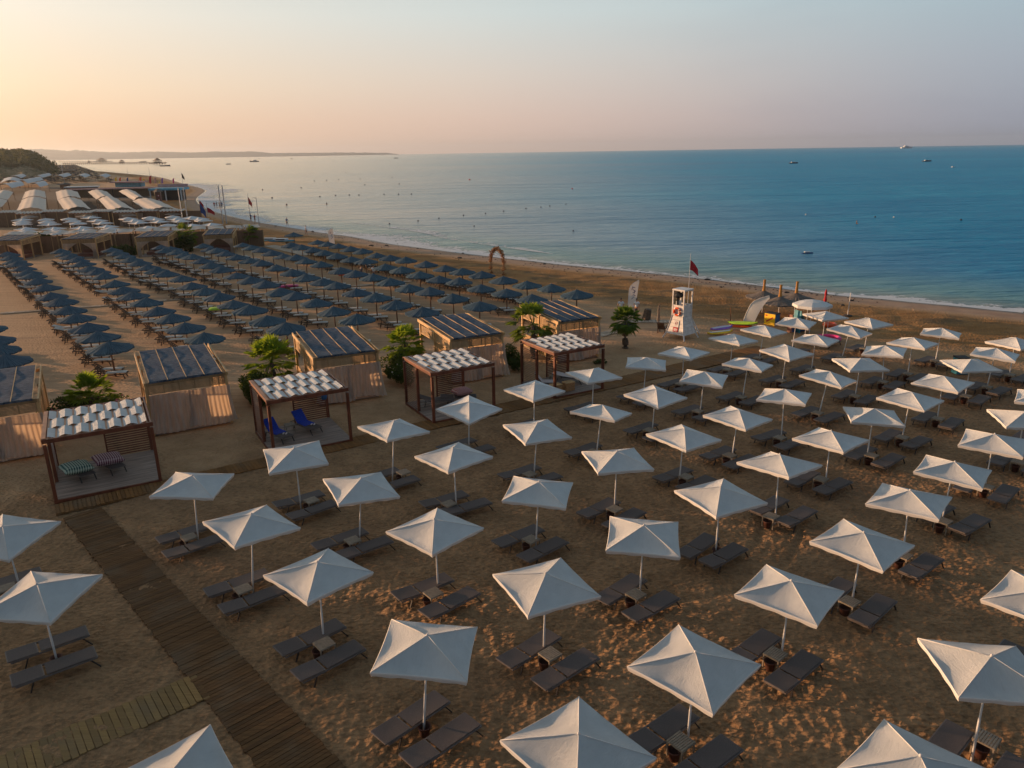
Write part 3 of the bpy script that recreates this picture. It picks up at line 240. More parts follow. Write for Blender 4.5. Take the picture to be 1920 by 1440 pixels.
simple('gold_reed', (.42, .20, .05), .8, .25, 6, stretch=(1, 1, .4), bump=.4)
simple('dry_flowers', (.30, .14, .05), .9, .5, 8, bump=.5)
simple('awning', (.58, .50, .42), .8, .1, 1.5, stretch=(1, .2, 1), bump=.2, bdist=.02)
simple('awning_blue', (.40, .45, .48), .8, .1, 1.5, stretch=(1, .2, 1), bump=.2, bdist=.02)
simple('far_land', (.075, .085, .055), .95, .4, .01, bump=0)
simple('rock_dark', (.05, .04, .035), .95, .3, 4, bump=.5)
simple('wicker', (.36, .20, .09), .8, .3, 14, bump=.6, bdist=.01)

# parasol fabric: woven, slightly grubby, thin enough to glow
t = NT('canvas'); co = t.coord()
wv = t.math('ADD', t.wave(co, 60, .6, 1, 1, 'X'), t.wave(co, 60, .6, 1, 1, 'Y'))
st = t.noise(t.coord((1, 5, 1)), 4, 5, .6); big = t.noise(co, 1.7, 4)
c = t.mix(t.rng(big, .35, .7), (.69, .715, .715), (.77, .79, .785)); c = t.mix(t.math('MULTIPLY', t.rng(st, .5, .8), .4), c, (.58, .58, .565))
t.base(c, .85, spec=.2); t.bump(t.math('ADD', t.math('MULTIPLY', wv, .25), t.math('MULTIPLY', t.noise(t.coord((3, 14, 3)), 2.2, 4, .6), 2.2)), .8, .02)
M['canvas'] = t.translucent((.55, .50, .45), .10)
t = NT('canvas_hem'); t.base((.80, .79, .77), .85, spec=.2); M['canvas_hem'] = t.translucent((.6, .5, .4), .25)
# navy palm thatch
t = NT('navy_thatch'); co = t.coord(); geo = t.new('ShaderNodeSeparateXYZ'); t.link(t.new('ShaderNodeTexCoord').outputs['Object'], geo.inputs[0])
ang = t.math('ARCTAN2', geo.outputs[0], geo.outputs[1])
cv = t.new('ShaderNodeCombineXYZ'); t.link(t.math('MULTIPLY', ang, 14.), cv.inputs[0]); t.link(geo.outputs[2], cv.inputs[1]); t.put(cv.inputs[2], t.orand())
ns = t.noise(cv.outputs[0], 3.2, 6, .75)
c = t.mix(t.rng(ns, .38, .66), (.016, .045, .068), (.135, .205, .245)); c = t.mix(t.math('MULTIPLY', t.rng(t.noise(co, 2.4, 4), .5, .8), .5), c, (.09, .10, .13))
c = t.mix(t.math('MULTIPLY', t.orand(), .35), c, (.05, .075, .12))
t.base(c, .95, spec=.15); t.bump(ns, .9, .05); M['navy_thatch'] = t.m
# navy reed roofing
t = NT('navy_reed'); co = t.coord((1, 9, 1)); n1 = t.noise(co, 3, 6, .7); n2 = t.noise(t.coord((5, 1.2, 1)), 1.3, 3)
c = t.mix(t.rng(n1, .38, .64), (.018, .036, .058), (.14, .185, .235)); c = t.mix(t.math('MULTIPLY', t.rng(n2, .45, .65), .4), c, (.11, .115, .15))
t.base(c, .95, spec=.15); t.bump(n1, .7, .03); M['navy_reed'] = t.m
# curtain
t = NT('curtain'); co = t.coord((1, 1, .15)); c = t.mix(t.rng(t.noise(co, 6, 4), .35, .7), (.38, .315, .27), (.52, .455, .405))
t.base(c, .9, spec=.1); t.bump(t.noise(t.coord((12, 12, .6)), 2, 3), .6, .03); M['curtain'] = t.translucent((.72, .55, .38), .34)
# boardwalk planks
def planks(name, a, b, dark):
    t = NT(name); co = t.coord((.5, 8, 1)); n1 = t.noise(co, 2.5, 5, .7); r = t.new('ShaderNodeAttribute', attribute_name='pid').outputs['Fac']
    c = t.mix(t.rng(n1, .3, .75), a, b); c = t.mix(t.math('MULTIPLY', r, .6), c, dark)
    c = t.mix(t.math('MULTIPLY', t.rng(t.noise(t.coord(world=True), .7, 5), .45, .7), .45), c, (.16, .125, .085))
    t.base(c, .85, spec=.2); t.bump(n1, .4, .01); M[name] = t.m
planks('plank_brown', (.105, .052, .020), (.20, .105, .042), (.06, .032, .015))
planks('plank_red', (.17, .075, .022), (.31, .15, .045), (.10, .05, .02))
planks('plank_olive', (.24, .145, .055), (.36, .225, .085), (.15, .095, .045))
planks('plank_pale', (.45, .36, .27), (.55, .44, .34), (.36, .28, .2))
# foliage
def leafm(name, a, b, tr):
    t = NT(name); n = t.noise(t.coord(world=True), 1.9, 5); c = t.mix(t.rng(n, .35, .7), a, b); t.base(c, .6, spec=.25)
    M[name] = t.translucent(tr, .35)
leafm('palm_leaf', (.035, .085, .012), (.13, .20, .02), (.25, .34, .03))
leafm('palm_lime', (.10, .17, .015), (.20, .29, .02), (.35, .45, .03))
leafm('hedge_leaf', (.018, .045, .010), (.065, .11, .02), (.12, .16, .02))
leafm('scrub_leaf', (.030, .038, .014), (.09, .095, .035), (.1, .1, .03))
simple('blossom_pink', (.55, .12, .20), .7, .3, 8, bump=0)
simple('blossom_white', (.75, .68, .60), .7, .2, 8, bump=0)
# chequered cushions
def check(name, a, b, kx, ky):
    t = NT(name); co = t.coord(); w = t.wave(co, kx, 0, 0, 1, 'X'); v = t.wave(co, ky, 0, 0, 1, 'Y')
    f = t.math('ADD', t.math('GREATER_THAN', w, .5), t.math('MULTIPLY', t.math('GREATER_THAN', v, .5), .45)); f = t.math('MULTIPLY', f, .69, True)
    t.base(t.mix(f, a, b), .9, spec=.1); t.bump(t.noise(co, 4, 3), .4, .03); M[name] = t.m
check('check_green', (.02, .09, .085), (.50, .60, .50), 3.1, 2.6)
check('check_burgundy', (.12, .02, .05), (.58, .45, .46), 3.4, 3.0)
check('stripe_red', (.42, .14, .14), (.62, .52, .50), 5.0, .01)
# sand: colours follow measured zones stored on the ground sheet
t = NT('sand'); co = t.coord(); sd = t.attr('sd'); near = t.attr('near'); th = t.attr('raked')
big = t.noise(co, .11, 4, .6); mid = t.noise(co, .9, 6, .65); fine = t.noise(co, 14, 5, .7)
str_ = t.noise(t.coord((.35, 1.1, 1), (0, 0, R(-37))), .35, 6, .65, .4)
dry = t.mix(t.rng(mid, .3, .7), (.36, .21, .10), (.50, .31, .165))
dry = t.mix(t.math('MULTIPLY', t.rng(fine, .35, .7), .45), dry, (.56, .37, .21))
rak = t.noise(t.coord((.10, 2.2, 1), (0, 0, R(-6))), 1.1, 6, .7)
rakc = t.mix(t.rng(rak, .3, .72), (.40, .24, .13), (.56, .35, .20)); rakc = t.mix(t.math('MULTIPLY', t.rng(str_, .56, .68), .45), rakc, (.24, .15, .095))
c = t.mix(th, dry, rakc)
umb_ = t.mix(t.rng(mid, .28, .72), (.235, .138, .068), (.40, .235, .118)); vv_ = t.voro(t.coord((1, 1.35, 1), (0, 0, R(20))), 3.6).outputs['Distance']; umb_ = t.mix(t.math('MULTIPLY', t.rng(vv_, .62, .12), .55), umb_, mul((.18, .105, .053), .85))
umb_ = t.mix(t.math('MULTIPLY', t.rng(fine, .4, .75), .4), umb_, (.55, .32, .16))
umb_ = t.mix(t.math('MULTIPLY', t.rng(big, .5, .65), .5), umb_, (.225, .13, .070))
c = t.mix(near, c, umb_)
# churned brown strip between the sunbeds and the wash
strip = t.math('MULTIPLY', t.rng(sd, 4.2, 6.5), t.rng(sd, 15.5, 21., 1., 0.))
stc = t.mix(t.rng(str_, .35, .65), (.26, .125, .036), (.45, .235, .080)); stc = t.mix(t.math('MULTIPLY', t.rng(t.math('ADD', t.math('MULTIPLY', str_, .6), t.math('MULTIPLY', t.noise(co, .33, 5, .7), .42)), .50, .60), .85), stc, (.13, .080, .036))
stc = t.mix(t.math('MULTIPLY', t.rng(fine, .45, .7), .4), stc, (.20, .12, .052))
c = t.mix(strip, c, stc)
wet = t.rng(sd, 3.0, 5.2, 1., 0.); c = t.mix(wet, c, t.mix(t.rng(t.noise(co, .5, 4), .3, .7), (.36, .22, .14), (.45, .29, .19)))
soak = t.rng(sd, .3, 1.6, 1., 0.); c = t.mix(soak, c, (.17, .11, .075))
t.base(c, t.math('SUBTRACT', .95, t.math('MULTIPLY', soak, .55)), spec=.25)
vor = t.voro(t.coord((1, 1.5, 1), (0, 0, R(25))), 5.5).outputs['Distance']
hb = t.math('ADD', t.math('MULTIPLY', fine, .25), t.math('ADD', t.math('MULTIPLY', mid, 1.1), t.math('MULTIPLY', vor, .7)))
hb = t.math('MULTIPLY', hb, t.math('SUBTRACT', 1.0, t.math('MULTIPLY', t.math('MAXIMUM', wet, t.math('MULTIPLY', th, .72)), .85)))
t.bump(hb, 1.0, .15); M['sand'] = t.m

# sea
t = NT('sea'); g = t.new('ShaderNodeNewGeometry').outputs['Position']; sd = t.attr('sd')
def wmap(scale, rot):
    mp = t.new('ShaderNodeMapping'); mp.inputs['Scale'].default_value = scale; mp.inputs['Rotation'].default_value = rot; t.link(g, mp.inputs[0]); return mp.outputs[0]
w1 = t.noise(wmap((.16, .62, 1), (0, 0, R(8))), .55, 6, .62, .5); w2 = t.noise(wmap((.5, 1.6, 1), (0, 0, R(-12))), 1.2, 5, .6, .3); w3 = t.noise(wmap((.02, .07, 1), (0, 0, R(4))), .55, 5, .6)
big = t.noise(wmap((.0018, .006, 1), (0, 0, R(3))), 1.2, 5, .55)
sx_ = t.new('ShaderNodeSeparateXYZ'); t.link(g, sx_.inputs[0])
sky_sheen = t.rng(t.math('ADD', t.math('DIVIDE', sx_.outputs[0], t.math('ADD', sx_.outputs[1], 140.)), t.math('MULTIPLY', big, .12)), -.30, .34, 1., 0.)   # bright sky reflection on the left painted into water colour and gloss tint
deep = t.mix(t.rng(big, .3, .7), (.003, .21, .40), (.006, .27, .45)); deep = t.mix(sky_sheen, deep, (.78, .64, .48))
c = t.mix(t.rng(sd, -26., 0.), deep, (.16, .30, .28)); c = t.mix(t.rng(sd, -7., .5), c, (.30, .30, .25))
hh = t.math('ADD', t.math('MULTIPLY', w1, 1.0), t.math('ADD', t.math('MULTIPLY', w2, .30), t.math('MULTIPLY', w3, 9.0)))
bn = t.bump(hh, .9, .85); t.link(t.math('SUBTRACT', .95, t.math('MULTIPLY', sky_sheen, .62)), [n_ for n_ in t.n if n_.bl_idname == 'ShaderNodeBump'][0].inputs['Strength'])
dif = t.new('ShaderNodeBsdfDiffuse'); t.link(c, dif.inputs[0]); glo = t.new('ShaderNodeBsdfGlossy'); t.put(glo.inputs[0], t.mix(sky_sheen, (.62, .90, 1.0), (1.0, .95, .85))); glo.inputs['Roughness'].default_value = .14
fr = t.new('ShaderNodeFresnel'); fr.inputs[0].default_value = 1.38
for q_ in (dif, glo, fr): t.link(bn, q_.inputs['Normal'])
mx = t.new('ShaderNodeMixShader'); t.link(t.math('MULTIPLY', fr.outputs[0], t.math('ADD', .52, t.math('MULTIPLY', sky_sheen, .48))), mx.inputs[0]); t.link(dif.outputs[0], mx.inputs[1]); t.link(glo.outputs[0], mx.inputs[2]); t.link(mx.outputs[0], t.out.inputs[0]); M['sea'] = t.m
# foam lace
t = NT('foam'); uv = t.new('ShaderNodeUVMap').outputs[0]; sp = t.new('ShaderNodeSeparateXYZ'); t.link(uv, sp.inputs[0])
g = t.coord((1, 1, 1), world=True); n = t.noise(g, .9, 7, .68, .8); v = sp.outputs[1]
n2 = t.noise(t.coord((.25, .25, 1), world=True), .35, 4)
thr = t.math('ADD', t.math('MULTIPLY', v, .36), t.math('SUBTRACT', .38, t.math('MULTIPLY', t.rng(n2, .35, .65), .16)))
a = t.rng(t.math('SUBTRACT', n, thr), -.015, .06); a = t.math('MULTIPLY', a, t.rng(v, .0, .05)); a = t.math('MULTIPLY', a, .85)
t.base((.74, .74, .74), .8); t.put(t.b.inputs['Alpha'], a); M['foam'] = t.m

# ------------------------------------------------------------------ mesh helpers
class MB:
    def __init__(s): s.v = []; s.f = []; s.mi = []; s.cur = 0; s.X = Matrix.Identity(4); s.pid = None; s.sm = False
    def add(s, vs, fs):
        o = len(s.v); s.v += [tuple(s.X @ Vector(p)) for p in vs]; s.f += [tuple(o + i for i in f) for f in fs]; s.mi += [s.cur] * len(fs)
    def box(s, c, d, rz=0., M_=None):
        x, y, z = d[0] / 2, d[1] / 2, d[2] / 2; T = Matrix.Translation(c) @ Matrix.Rotation(rz, 4, 'Z')
        if M_ is not None: T = T @ M_
        vs = [tuple(T @ Vector((a * x, b * y, e * z))) for a in (-1, 1) for b in (-1, 1) for e in (-1, 1)]
        s.add(vs, [(0, 1, 3, 2), (4, 6, 7, 5), (0, 4, 5, 1), (2, 3, 7, 6), (0, 2, 6, 4), (1, 5, 7, 3)])
    def beam(s, a, b, w, h):
        a, b = Vector(a), Vector(b); d = b - a; l = d.length; q = d.to_track_quat('X', 'Z').to_matrix().to_4x4()
        T = Matrix.Translation((a + b) / 2) @ q; vs = [tuple(T @ Vector((i * l / 2, j * w / 2, k * h / 2))) for i in (-1, 1) for j in (-1, 1) for k in (-1, 1)]
        s.add(vs, [(0, 1, 3, 2), (4, 6, 7, 5), (0, 4, 5, 1), (2, 3, 7, 6), (0, 2, 6, 4), (1, 5, 7, 3)])
    def tube(s, pts, rad, n=8, cap=True):
        pts = [Vector(p) for p in pts]; vs = []; fs = []
        if isinstance(rad, (int, float)): rad = [rad] * len(pts)
        for i, p in enumerate(pts):
            d = (pts[min(i + 1, len(pts) - 1)] - pts[max(i - 1, 0)]).normalized(); q = d.to_track_quat('Z', 'Y')
            for k in range(n):
                a = 2 * math.pi * k / n; vs.append(tuple(p + q @ Vector((math.cos(a) * rad[i], math.sin(a) * rad[i], 0))))
        for i in range(len(pts) - 1):
            for k in range(n): fs.append((i * n + k, i * n + (k + 1) % n, (i + 1) * n + (k + 1) % n, (i + 1) * n + k))
        if cap: fs += [tuple(range(n))[::-1], tuple((len(pts) - 1) * n + k for k in range(n))]
        s.add(vs, fs)
    def lathe(s, prof, n=16, c=(0, 0, 0), wob=0., seed=0):
        rr_ = random.Random(seed); vs = []; fs = []; ws = [1 + rr_.uniform(-wob, wob) for _ in range(n)]
        for r, z in prof:
            for k in range(n):
                a = 2 * math.pi * k / n; q = r * ws[k]; vs.append((c[0] + math.cos(a) * q, c[1] + math.sin(a) * q, c[2] + z))
        for i in range(len(prof) - 1):
            for k in range(n): fs.append((i * n + k, i * n + (k + 1) % n, (i + 1) * n + (k + 1) % n, (i + 1) * n + k))
        s.add(vs, fs)
    def grid(s, fn, nu, nv):
        vs = [tuple(fn(i / nu, j / nv)) for i in range(nu + 1) for j in range(nv + 1)]
        s.add(vs, [(i * (nv + 1) + j, (i + 1) * (nv + 1) + j, (i + 1) * (nv + 1) + j + 1, i * (nv + 1) + j + 1) for i in range(nu) for j in range(nv)])
    def poly(s, pts): s.add(pts, [tuple(range(len(pts)))])
    def prism(s, pts, z0, z1):
        n = len(pts); s.add([(*p[:2], z0) for p in pts] + [(*p[:2], z1) for p in pts], [tuple(range(n))[::-1], tuple(range(n, 2 * n))] + [(i, (i + 1) % n, n + (i + 1) % n, n + i) for i in range(n)])
    def mesh(s, name, mats, smooth=False):
        me = bpy.data.meshes.new(name); me.from_pydata(s.v, [], s.f)
        for mt in (mats if isinstance(mats, (list, tuple)) else [mats]): me.materials.append(M[mt])
        if any(s.mi): me.polygons.foreach_set('material_index', s.mi)
        if smooth: me.polygons.foreach_set('use_smooth', [True] * len(s.f))
        me.update(); return me
def tag(o, label=None, cat=None, group=None, kind=None):
    if label: o['label'] = label
    if cat: o['category'] = cat
    if group: o['group'] = group
    if kind: o['kind'] = kind
    return o
def link(o, parent=None):
    C.objects.link(o)
    if parent is not None: o.parent = parent
    return o
def obj(name, me, parent=None): return link(bpy.data.objects.new(name, me), parent)
def thing(name, label, cat, loc=(0, 0, 0), rz=0., group=None, tilt=None):
    o = bpy.data.objects.new(name, None); o.empty_display_size = .3; C.objects.link(o)
    o.location = loc if len(loc) == 3 else (*loc, 0); o.rotation_euler = (0, 0, rz)
    return tag(o, label, cat, group)
KIDS = {}
def part(name, mb, mats, parent, smooth=False, label=None):
    me = mb if isinstance(mb, bpy.types.Mesh) else mb.mesh(name, mats, smooth)
    o = obj(name, me, parent); KIDS.setdefault(parent.name, []).append(o)
    if label: o['label'] = label
    return o
def dup(src, label, loc, rz=0., group=None, name=None):
    r = src.copy(); C.objects.link(r); r.location = loc if len(loc) == 3 else (*loc, 0); r.rotation_euler = (0, 0, rz); r['label'] = label
    if group: r['group'] = group
    for ch in KIDS.get(src.name, []):
        c = ch.copy(); C.objects.link(c); c.parent = r; KIDS.setdefault(r.name, []).append(c)
        for g in KIDS.get(ch.name, []):
            d = g.copy(); C.objects.link(d); d.parent = c
    return r
ORD = ['first', 'second', 'third', 'fourth', 'fifth', 'sixth', 'seventh', 'eighth', 'ninth', 'tenth', 'eleventh', 'twelfth', 'thirteenth', 'fourteenth', 'fifteenth', 'sixteenth', 'seventeenth', 'eighteenth']

# ------------------------------------------------------------------ ground and sea
shore = np.array([[400., -240.]] + D['shore'])
def resample(P, step):
    out = [P[0]]
    for a, b in zip(P[:-1], P[1:]):
        n = max(1, int(np.hypot(*(b - a)) / step)); out += [a + (b - a) * k / n for k in range(1, n + 1)]
    return np.array(out)
def smooth_line(P, it=2):
    for _ in range(it):
        Q = [P[0]]
        for a, b in zip(P[:-1], P[1:]): Q += [a * .75 + b * .25, a * .25 + b * .75]
        P = np.array(Q + [P[-1]])
    return P
shs = smooth_line(shore)
def shore_dist(X, Y):
    P = np.stack([X, Y], -1); best = np.full(X.shape, 1e18)
    for a, b in zip(shs[:-1], shs[1:]):
        ab = b - a; tt = np.clip(((P - a) @ ab) / (ab @ ab), 0, 1); d = ((P - a - tt[..., None] * ab) ** 2).sum(-1); best = np.minimum(best, d)
    poly = np.vstack([shs, [[-30000, 3600], [-30000, -30000], [400, -30000]]]); ins = np.zeros(X.shape, bool)
    for a, b in zip(poly, np.roll(poly, -1, 0)):
        if a[1] == b[1]: continue
        ins ^= ((a[1] > Y) != (b[1] > Y)) & (X < (b[0] - a[0]) * (Y - a[1]) / (b[1] - a[1]) + a[0])
    return np.sqrt(best) * np.where(ins, 1, -1)
def vnoise(X, Y, sc, seed):
    x, y = X * sc, Y * sc; xi, yi = np.floor(x).astype(np.int64), np.floor(y).astype(np.int64); fx, fy = x - xi, y - yi
    fx, fy = fx * fx * (3 - 2 * fx), fy * fy * (3 - 2 * fy)
    def h(a, b):
        q = (a * 374761393 + b * 668265263 + seed * 974634777) & 0xffffffff; q = ((q ^ (q >> 13)) * 1274126177) & 0xffffffff
        return ((q ^ (q >> 16)) & 0xffff) / 65535.
    return (h(xi, yi) * (1 - fx) + h(xi + 1, yi) * fx) * (1 - fy) + (h(xi, yi + 1) * (1 - fx) + h(xi + 1, yi + 1) * fx) * fy
def worley(X, Y, sc, seed):
    x, y = X * sc, Y * sc; xi, yi = np.floor(x).astype(np.int64), np.floor(y).astype(np.int64); best = np.full(X.shape, 9.)
    for dx in (-1, 0, 1):
        for dy in (-1, 0, 1):
            a, b = xi + dx, yi + dy
            q = (a * 374761393 + b * 668265263 + seed * 974634777) & 0xffffffff; q = ((q ^ (q >> 13)) * 1274126177) & 0xffffffff
            px, py = (q & 0xff) / 255., ((q >> 8) & 0xff) / 255.; best = np.minimum(best, (a + px - x) ** 2 + (b + py - y) ** 2)
    return np.sqrt(best)
def radial_grid(radii, angs):
    RR, AA = np.meshgrid(radii, angs, indexing='ij'); X, Y = RR * np.sin(AA), RR * np.cos(AA); n, m_ = X.shape
    idx = np.arange(n * m_).reshape(n, m_); q = np.stack([idx[:-1, :-1], idx[:-1, 1:], idx[1:, 1:], idx[1:, :-1]], -1).reshape(-1, 4)
    return X.ravel(), Y.ravel(), q
def np_mesh(name, X, Y, Z, q, mt, attrs):
    me = bpy.data.meshes.new(name); me.vertices.add(len(X)); me.vertices.foreach_set('co', np.stack([X, Y, Z], -1).astype(np.float32).ravel())
    me.loops.add(q.size); me.loops.foreach_set('vertex_index', q.astype(np.int32).ravel()); me.polygons.add(len(q))
    me.polygons.foreach_set('loop_start', np.arange(0, q.size, 4, dtype=np.int32)); me.polygons.foreach_set('loop_total', np.full(len(q), 4, np.int32))
    me.polygons.foreach_set('use_smooth', np.ones(len(q), bool)); me.materials.append(M[mt]); me.update(calc_edges=True)
    for k, v in attrs.items():
        a = me.attributes.new(k, 'FLOAT', 'POINT'); a.data.foreach_set('value', v.astype(np.float32))
    return me
fine_a = np.concatenate([np.radians(np.arange(-180, -48, 4.)), np.radians(np.arange(-48, 48, .13)), np.radians(np.arange(48, 181, 4.))])
rad = np.concatenate([[.3, 3, 6, 9], 11 * 1.0042 ** np.arange(0, 443), 11 * 1.0042 ** 443 * 1.02 ** np.arange(1, 130), [1200, 2000, 3500, 6000, 12000]])
rad = rad[np.argsort(rad)]
X, Y, q = radial_grid(rad, fine_a)
sdv = shore_dist(X, Y); rr_ = np.hypot(X, Y)
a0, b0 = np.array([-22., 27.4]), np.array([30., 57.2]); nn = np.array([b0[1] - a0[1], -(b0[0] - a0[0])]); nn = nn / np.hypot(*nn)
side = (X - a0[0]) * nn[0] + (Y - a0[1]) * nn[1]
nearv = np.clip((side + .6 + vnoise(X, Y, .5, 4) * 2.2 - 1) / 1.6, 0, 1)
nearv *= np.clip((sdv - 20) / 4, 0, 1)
raked = np.clip((-side - 5.5) / 3, 0, 1) * np.clip((sdv - 20) / 3, 0, 1)
fade = np.clip(1.25 - rr_ / 75., 0, 1)
u_, v_ = X * math.cos(.6) + Y * math.sin(.6), -X * math.sin(.6) + Y * math.cos(.6)
wx = X + .25 * (vnoise(X, Y, 1.3, 9) - .5); wy = Y + .25 * (vnoise(X, Y, 1.3, 19) - .5)
tr1 = np.abs(np.hypot(X - 1.5, Y - 30.) - 9.2 - .35 * np.sin(X)) ; tr2 = np.abs(np.hypot(X - 1.5, Y - 30.) - 10.6 - .3 * np.sin(X * .9)); trk = (np.exp(-(tr1 / .12) ** 2) + np.exp(-(tr2 / .12) ** 2)) * (Y < 26) * (X > 2)
h = -.06 * trk + .055 * (worley(wx * .8, wy * 1.25, 1.9, 3) - .5) + .042 * (worley(wx * 1.1, wy, 3.8, 5) - .5) + .026 * (worley(wx, wy * 1.2, 8.3, 8) - .5) + .10 * (vnoise(X, Y, .28, 1) - .5) + .05 * (vnoise(X, Y, .9, 2) - .5)
h = h * (.25 + .75 * nearv) * np.clip(sdv / 8, .1, 1) * fade + .0 * rr_
rough_strip = np.clip((sdv - 4.5) / 2, 0, 1) * np.clip((20 - sdv) / 3, 0, 1); h += rough_strip * (.10 * (vnoise(X, Y, .55, 12) - .5) + .05 * (vnoise(X, Y, 1.6, 13) - .5)) * np.clip(rr_ / 60, 0, 1)
Z = np.where(sdv > 7, 0, (sdv - 7) * .035); Z = np.where(sdv < -1, -.28 + np.maximum(sdv + 1, -30) * .08, Z); Z = Z + h - .02
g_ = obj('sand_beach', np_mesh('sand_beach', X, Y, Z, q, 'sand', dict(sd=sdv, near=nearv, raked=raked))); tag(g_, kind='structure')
radw = np.concatenate([[30], 45 * 1.035 ** np.arange(0, 120), [4000, 6000, 9000, 13500]]); radw = np.unique(radw)
X2, Y2, q2 = radial_grid(radw, np.concatenate([np.radians(np.arange(-180, -50, 10.)), np.radians(np.arange(-50, 50, .6)), np.radians(np.arange(50, 181, 10.))]))
sd2 = shore_dist(X2, Y2)
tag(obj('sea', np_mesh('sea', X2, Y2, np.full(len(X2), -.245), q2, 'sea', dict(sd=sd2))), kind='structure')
# wash along the sand
line = resample(smooth_line(np.array(D['shore'][:28]), 3), 1.2); acc = 0
vs, fs, uvs = [], [], []
for i, p in enumerate(line):
    d = line[min(i + 1, len(line) - 1)] - line[max(i - 1, 0)]; d = d / np.hypot(*d); n_ = np.array([d[1], -d[0]])
    far_ = np.hypot(*p); w = 2.2 + 5.5 * max(0, min(1, (far_ - 92) / 25)) + 9 * max(0, min(1, (far_ - 190) / 80))
    w *= 1 + .35 * math.sin(i * .13) + .2 * math.sin(i * .41)
    for k in range(5):
        tt = k / 4; qv = p + n_ * (-.5 + tt * (w + .5)); vs.append((qv[0], qv[1], -.215 + .012 * math.sin(i * .7 + k))); uvs.append((i * .05, tt))
    if i:
        for k in range(4): o = (i - 1) * 5 + k; fs.append((o, o + 1, o + 6, o + 5))
me = bpy.data.meshes.new('wash_foam'); me.from_pydata(vs, [], fs); me.materials.append(M['foam']); uvl = me.uv_layers.new(name='UVMap')
for lp in me.loops: uvl.data[lp.index].uv = uvs[lp.vertex_index]
tag(obj('wash_foam', me), 'white foam of small waves washing along the sand', 'foam', kind='stuff')
# breaking line out in the bay
line2 = []
for i in range(len(line)):
    p = line[i]
    if 100 < np.hypot(*p) < 165:
        d = line[i + 1] - line[i - 1]; d = d / np.hypot(*d); line2.append(p + np.array([d[1], -d[0]]) * (10 + 3.5 * math.sin(i * .06)))
vs, fs, uvs = [], [], []
for i, p in enumerate(line2):
    d = line2[min(i + 1, len(line2) - 1)] - line2[max(i - 1, 0)]; d = d / np.hypot(*d); n_ = np.array([d[1], -d[0]]); w = 3.0 * math.sin(math.pi * i / (len(line2) - 1)) + .2
    for k in range(4): tt = k / 3; qv = p + n_ * (w * tt); vs.append((qv[0], qv[1], -.2)); uvs.append((i * .05, .35 + .4 * tt))
    if i:
        for k in range(3): o = (i - 1) * 4 + k; fs.append((o, o + 1, o + 5, o + 4))
me = bpy.data.meshes.new('wave_foam'); me.from_pydata(vs, [], fs); me.materials.append(M['foam']); uvl = me.uv_layers.new(name='UVMap')
for lp in me.loops: uvl.data[lp.index].uv = uvs[lp.vertex_index]
tag(obj('wave_foam', me), 'thin broken crest of a low wave a little way off the beach', 'foam', kind='stuff')
# ------------------------------------------------------------------ boardwalks
def boardwalk(name, a, b, w0, w1, pitch_, mt, label, cat='boardwalk', skew=0., z=.035):
    a, b = Vector((*a, 0)), Vector((*b, 0)); d = b - a; Lh = d.length; d.normalize(); n = Vector((d.y, -d.x, 0)); k = int(Lh / pitch_); mb = MB(); pid = []
    rr2 = random.Random(hash(name) % 999 if 0 else len(name))
    for i in range(k):
        t0 = (i + .04) * pitch_; t1 = (i + .93) * pitch_; w = w0 + (w1 - w0) * i / k; e0, e1 = rr2.uniform(-.03, .03), rr2.uniform(-.03, .03); zz = z + rr2.uniform(-.006, .006)
        c0 = a + d * t0; c1 = a + d * t1; sk = d * skew
        for s, e in ((1, 0),):
            p = [c0 - n * (w / 2 + e0) - sk, c1 - n * (w / 2 + e0) - sk, c1 + n * (w / 2 + e1) + sk, c0 + n * (w / 2 + e1) + sk]
        bot = [tuple((q.x, q.y, zz - .035)) for q in p]; top = [tuple((q.x, q.y, zz)) for q in p]
        mb.add(bot + top, [(3, 2, 1, 0), (4, 5, 6, 7), (0, 1, 5, 4), (1, 2, 6, 5), (2, 3, 7, 6), (3, 0, 4, 7)]); pid += [rr2.random() ** 2] * 8
    for s in (-.36, .36):
        w = (w0 + w1) / 2; mb.beam(tuple(a + n * w * s + Vector((0, 0, z - .05))), tuple(b + n * w * s + Vector((0, 0, z - .05))), .06, .03); pid += [.8] * 8
    me = mb.mesh(name, mt); at = me.attributes.new('pid', 'FLOAT', 'POINT'); at.data.foreach_set('value', pid)
    return tag(obj(name, me), label, cat)
BW = D['BW']
for nm, a, b, w0, w1, pt, mt, lb, sk in BW: boardwalk(nm, a, b, w0, w1, pt, mt, lb, skew=sk)

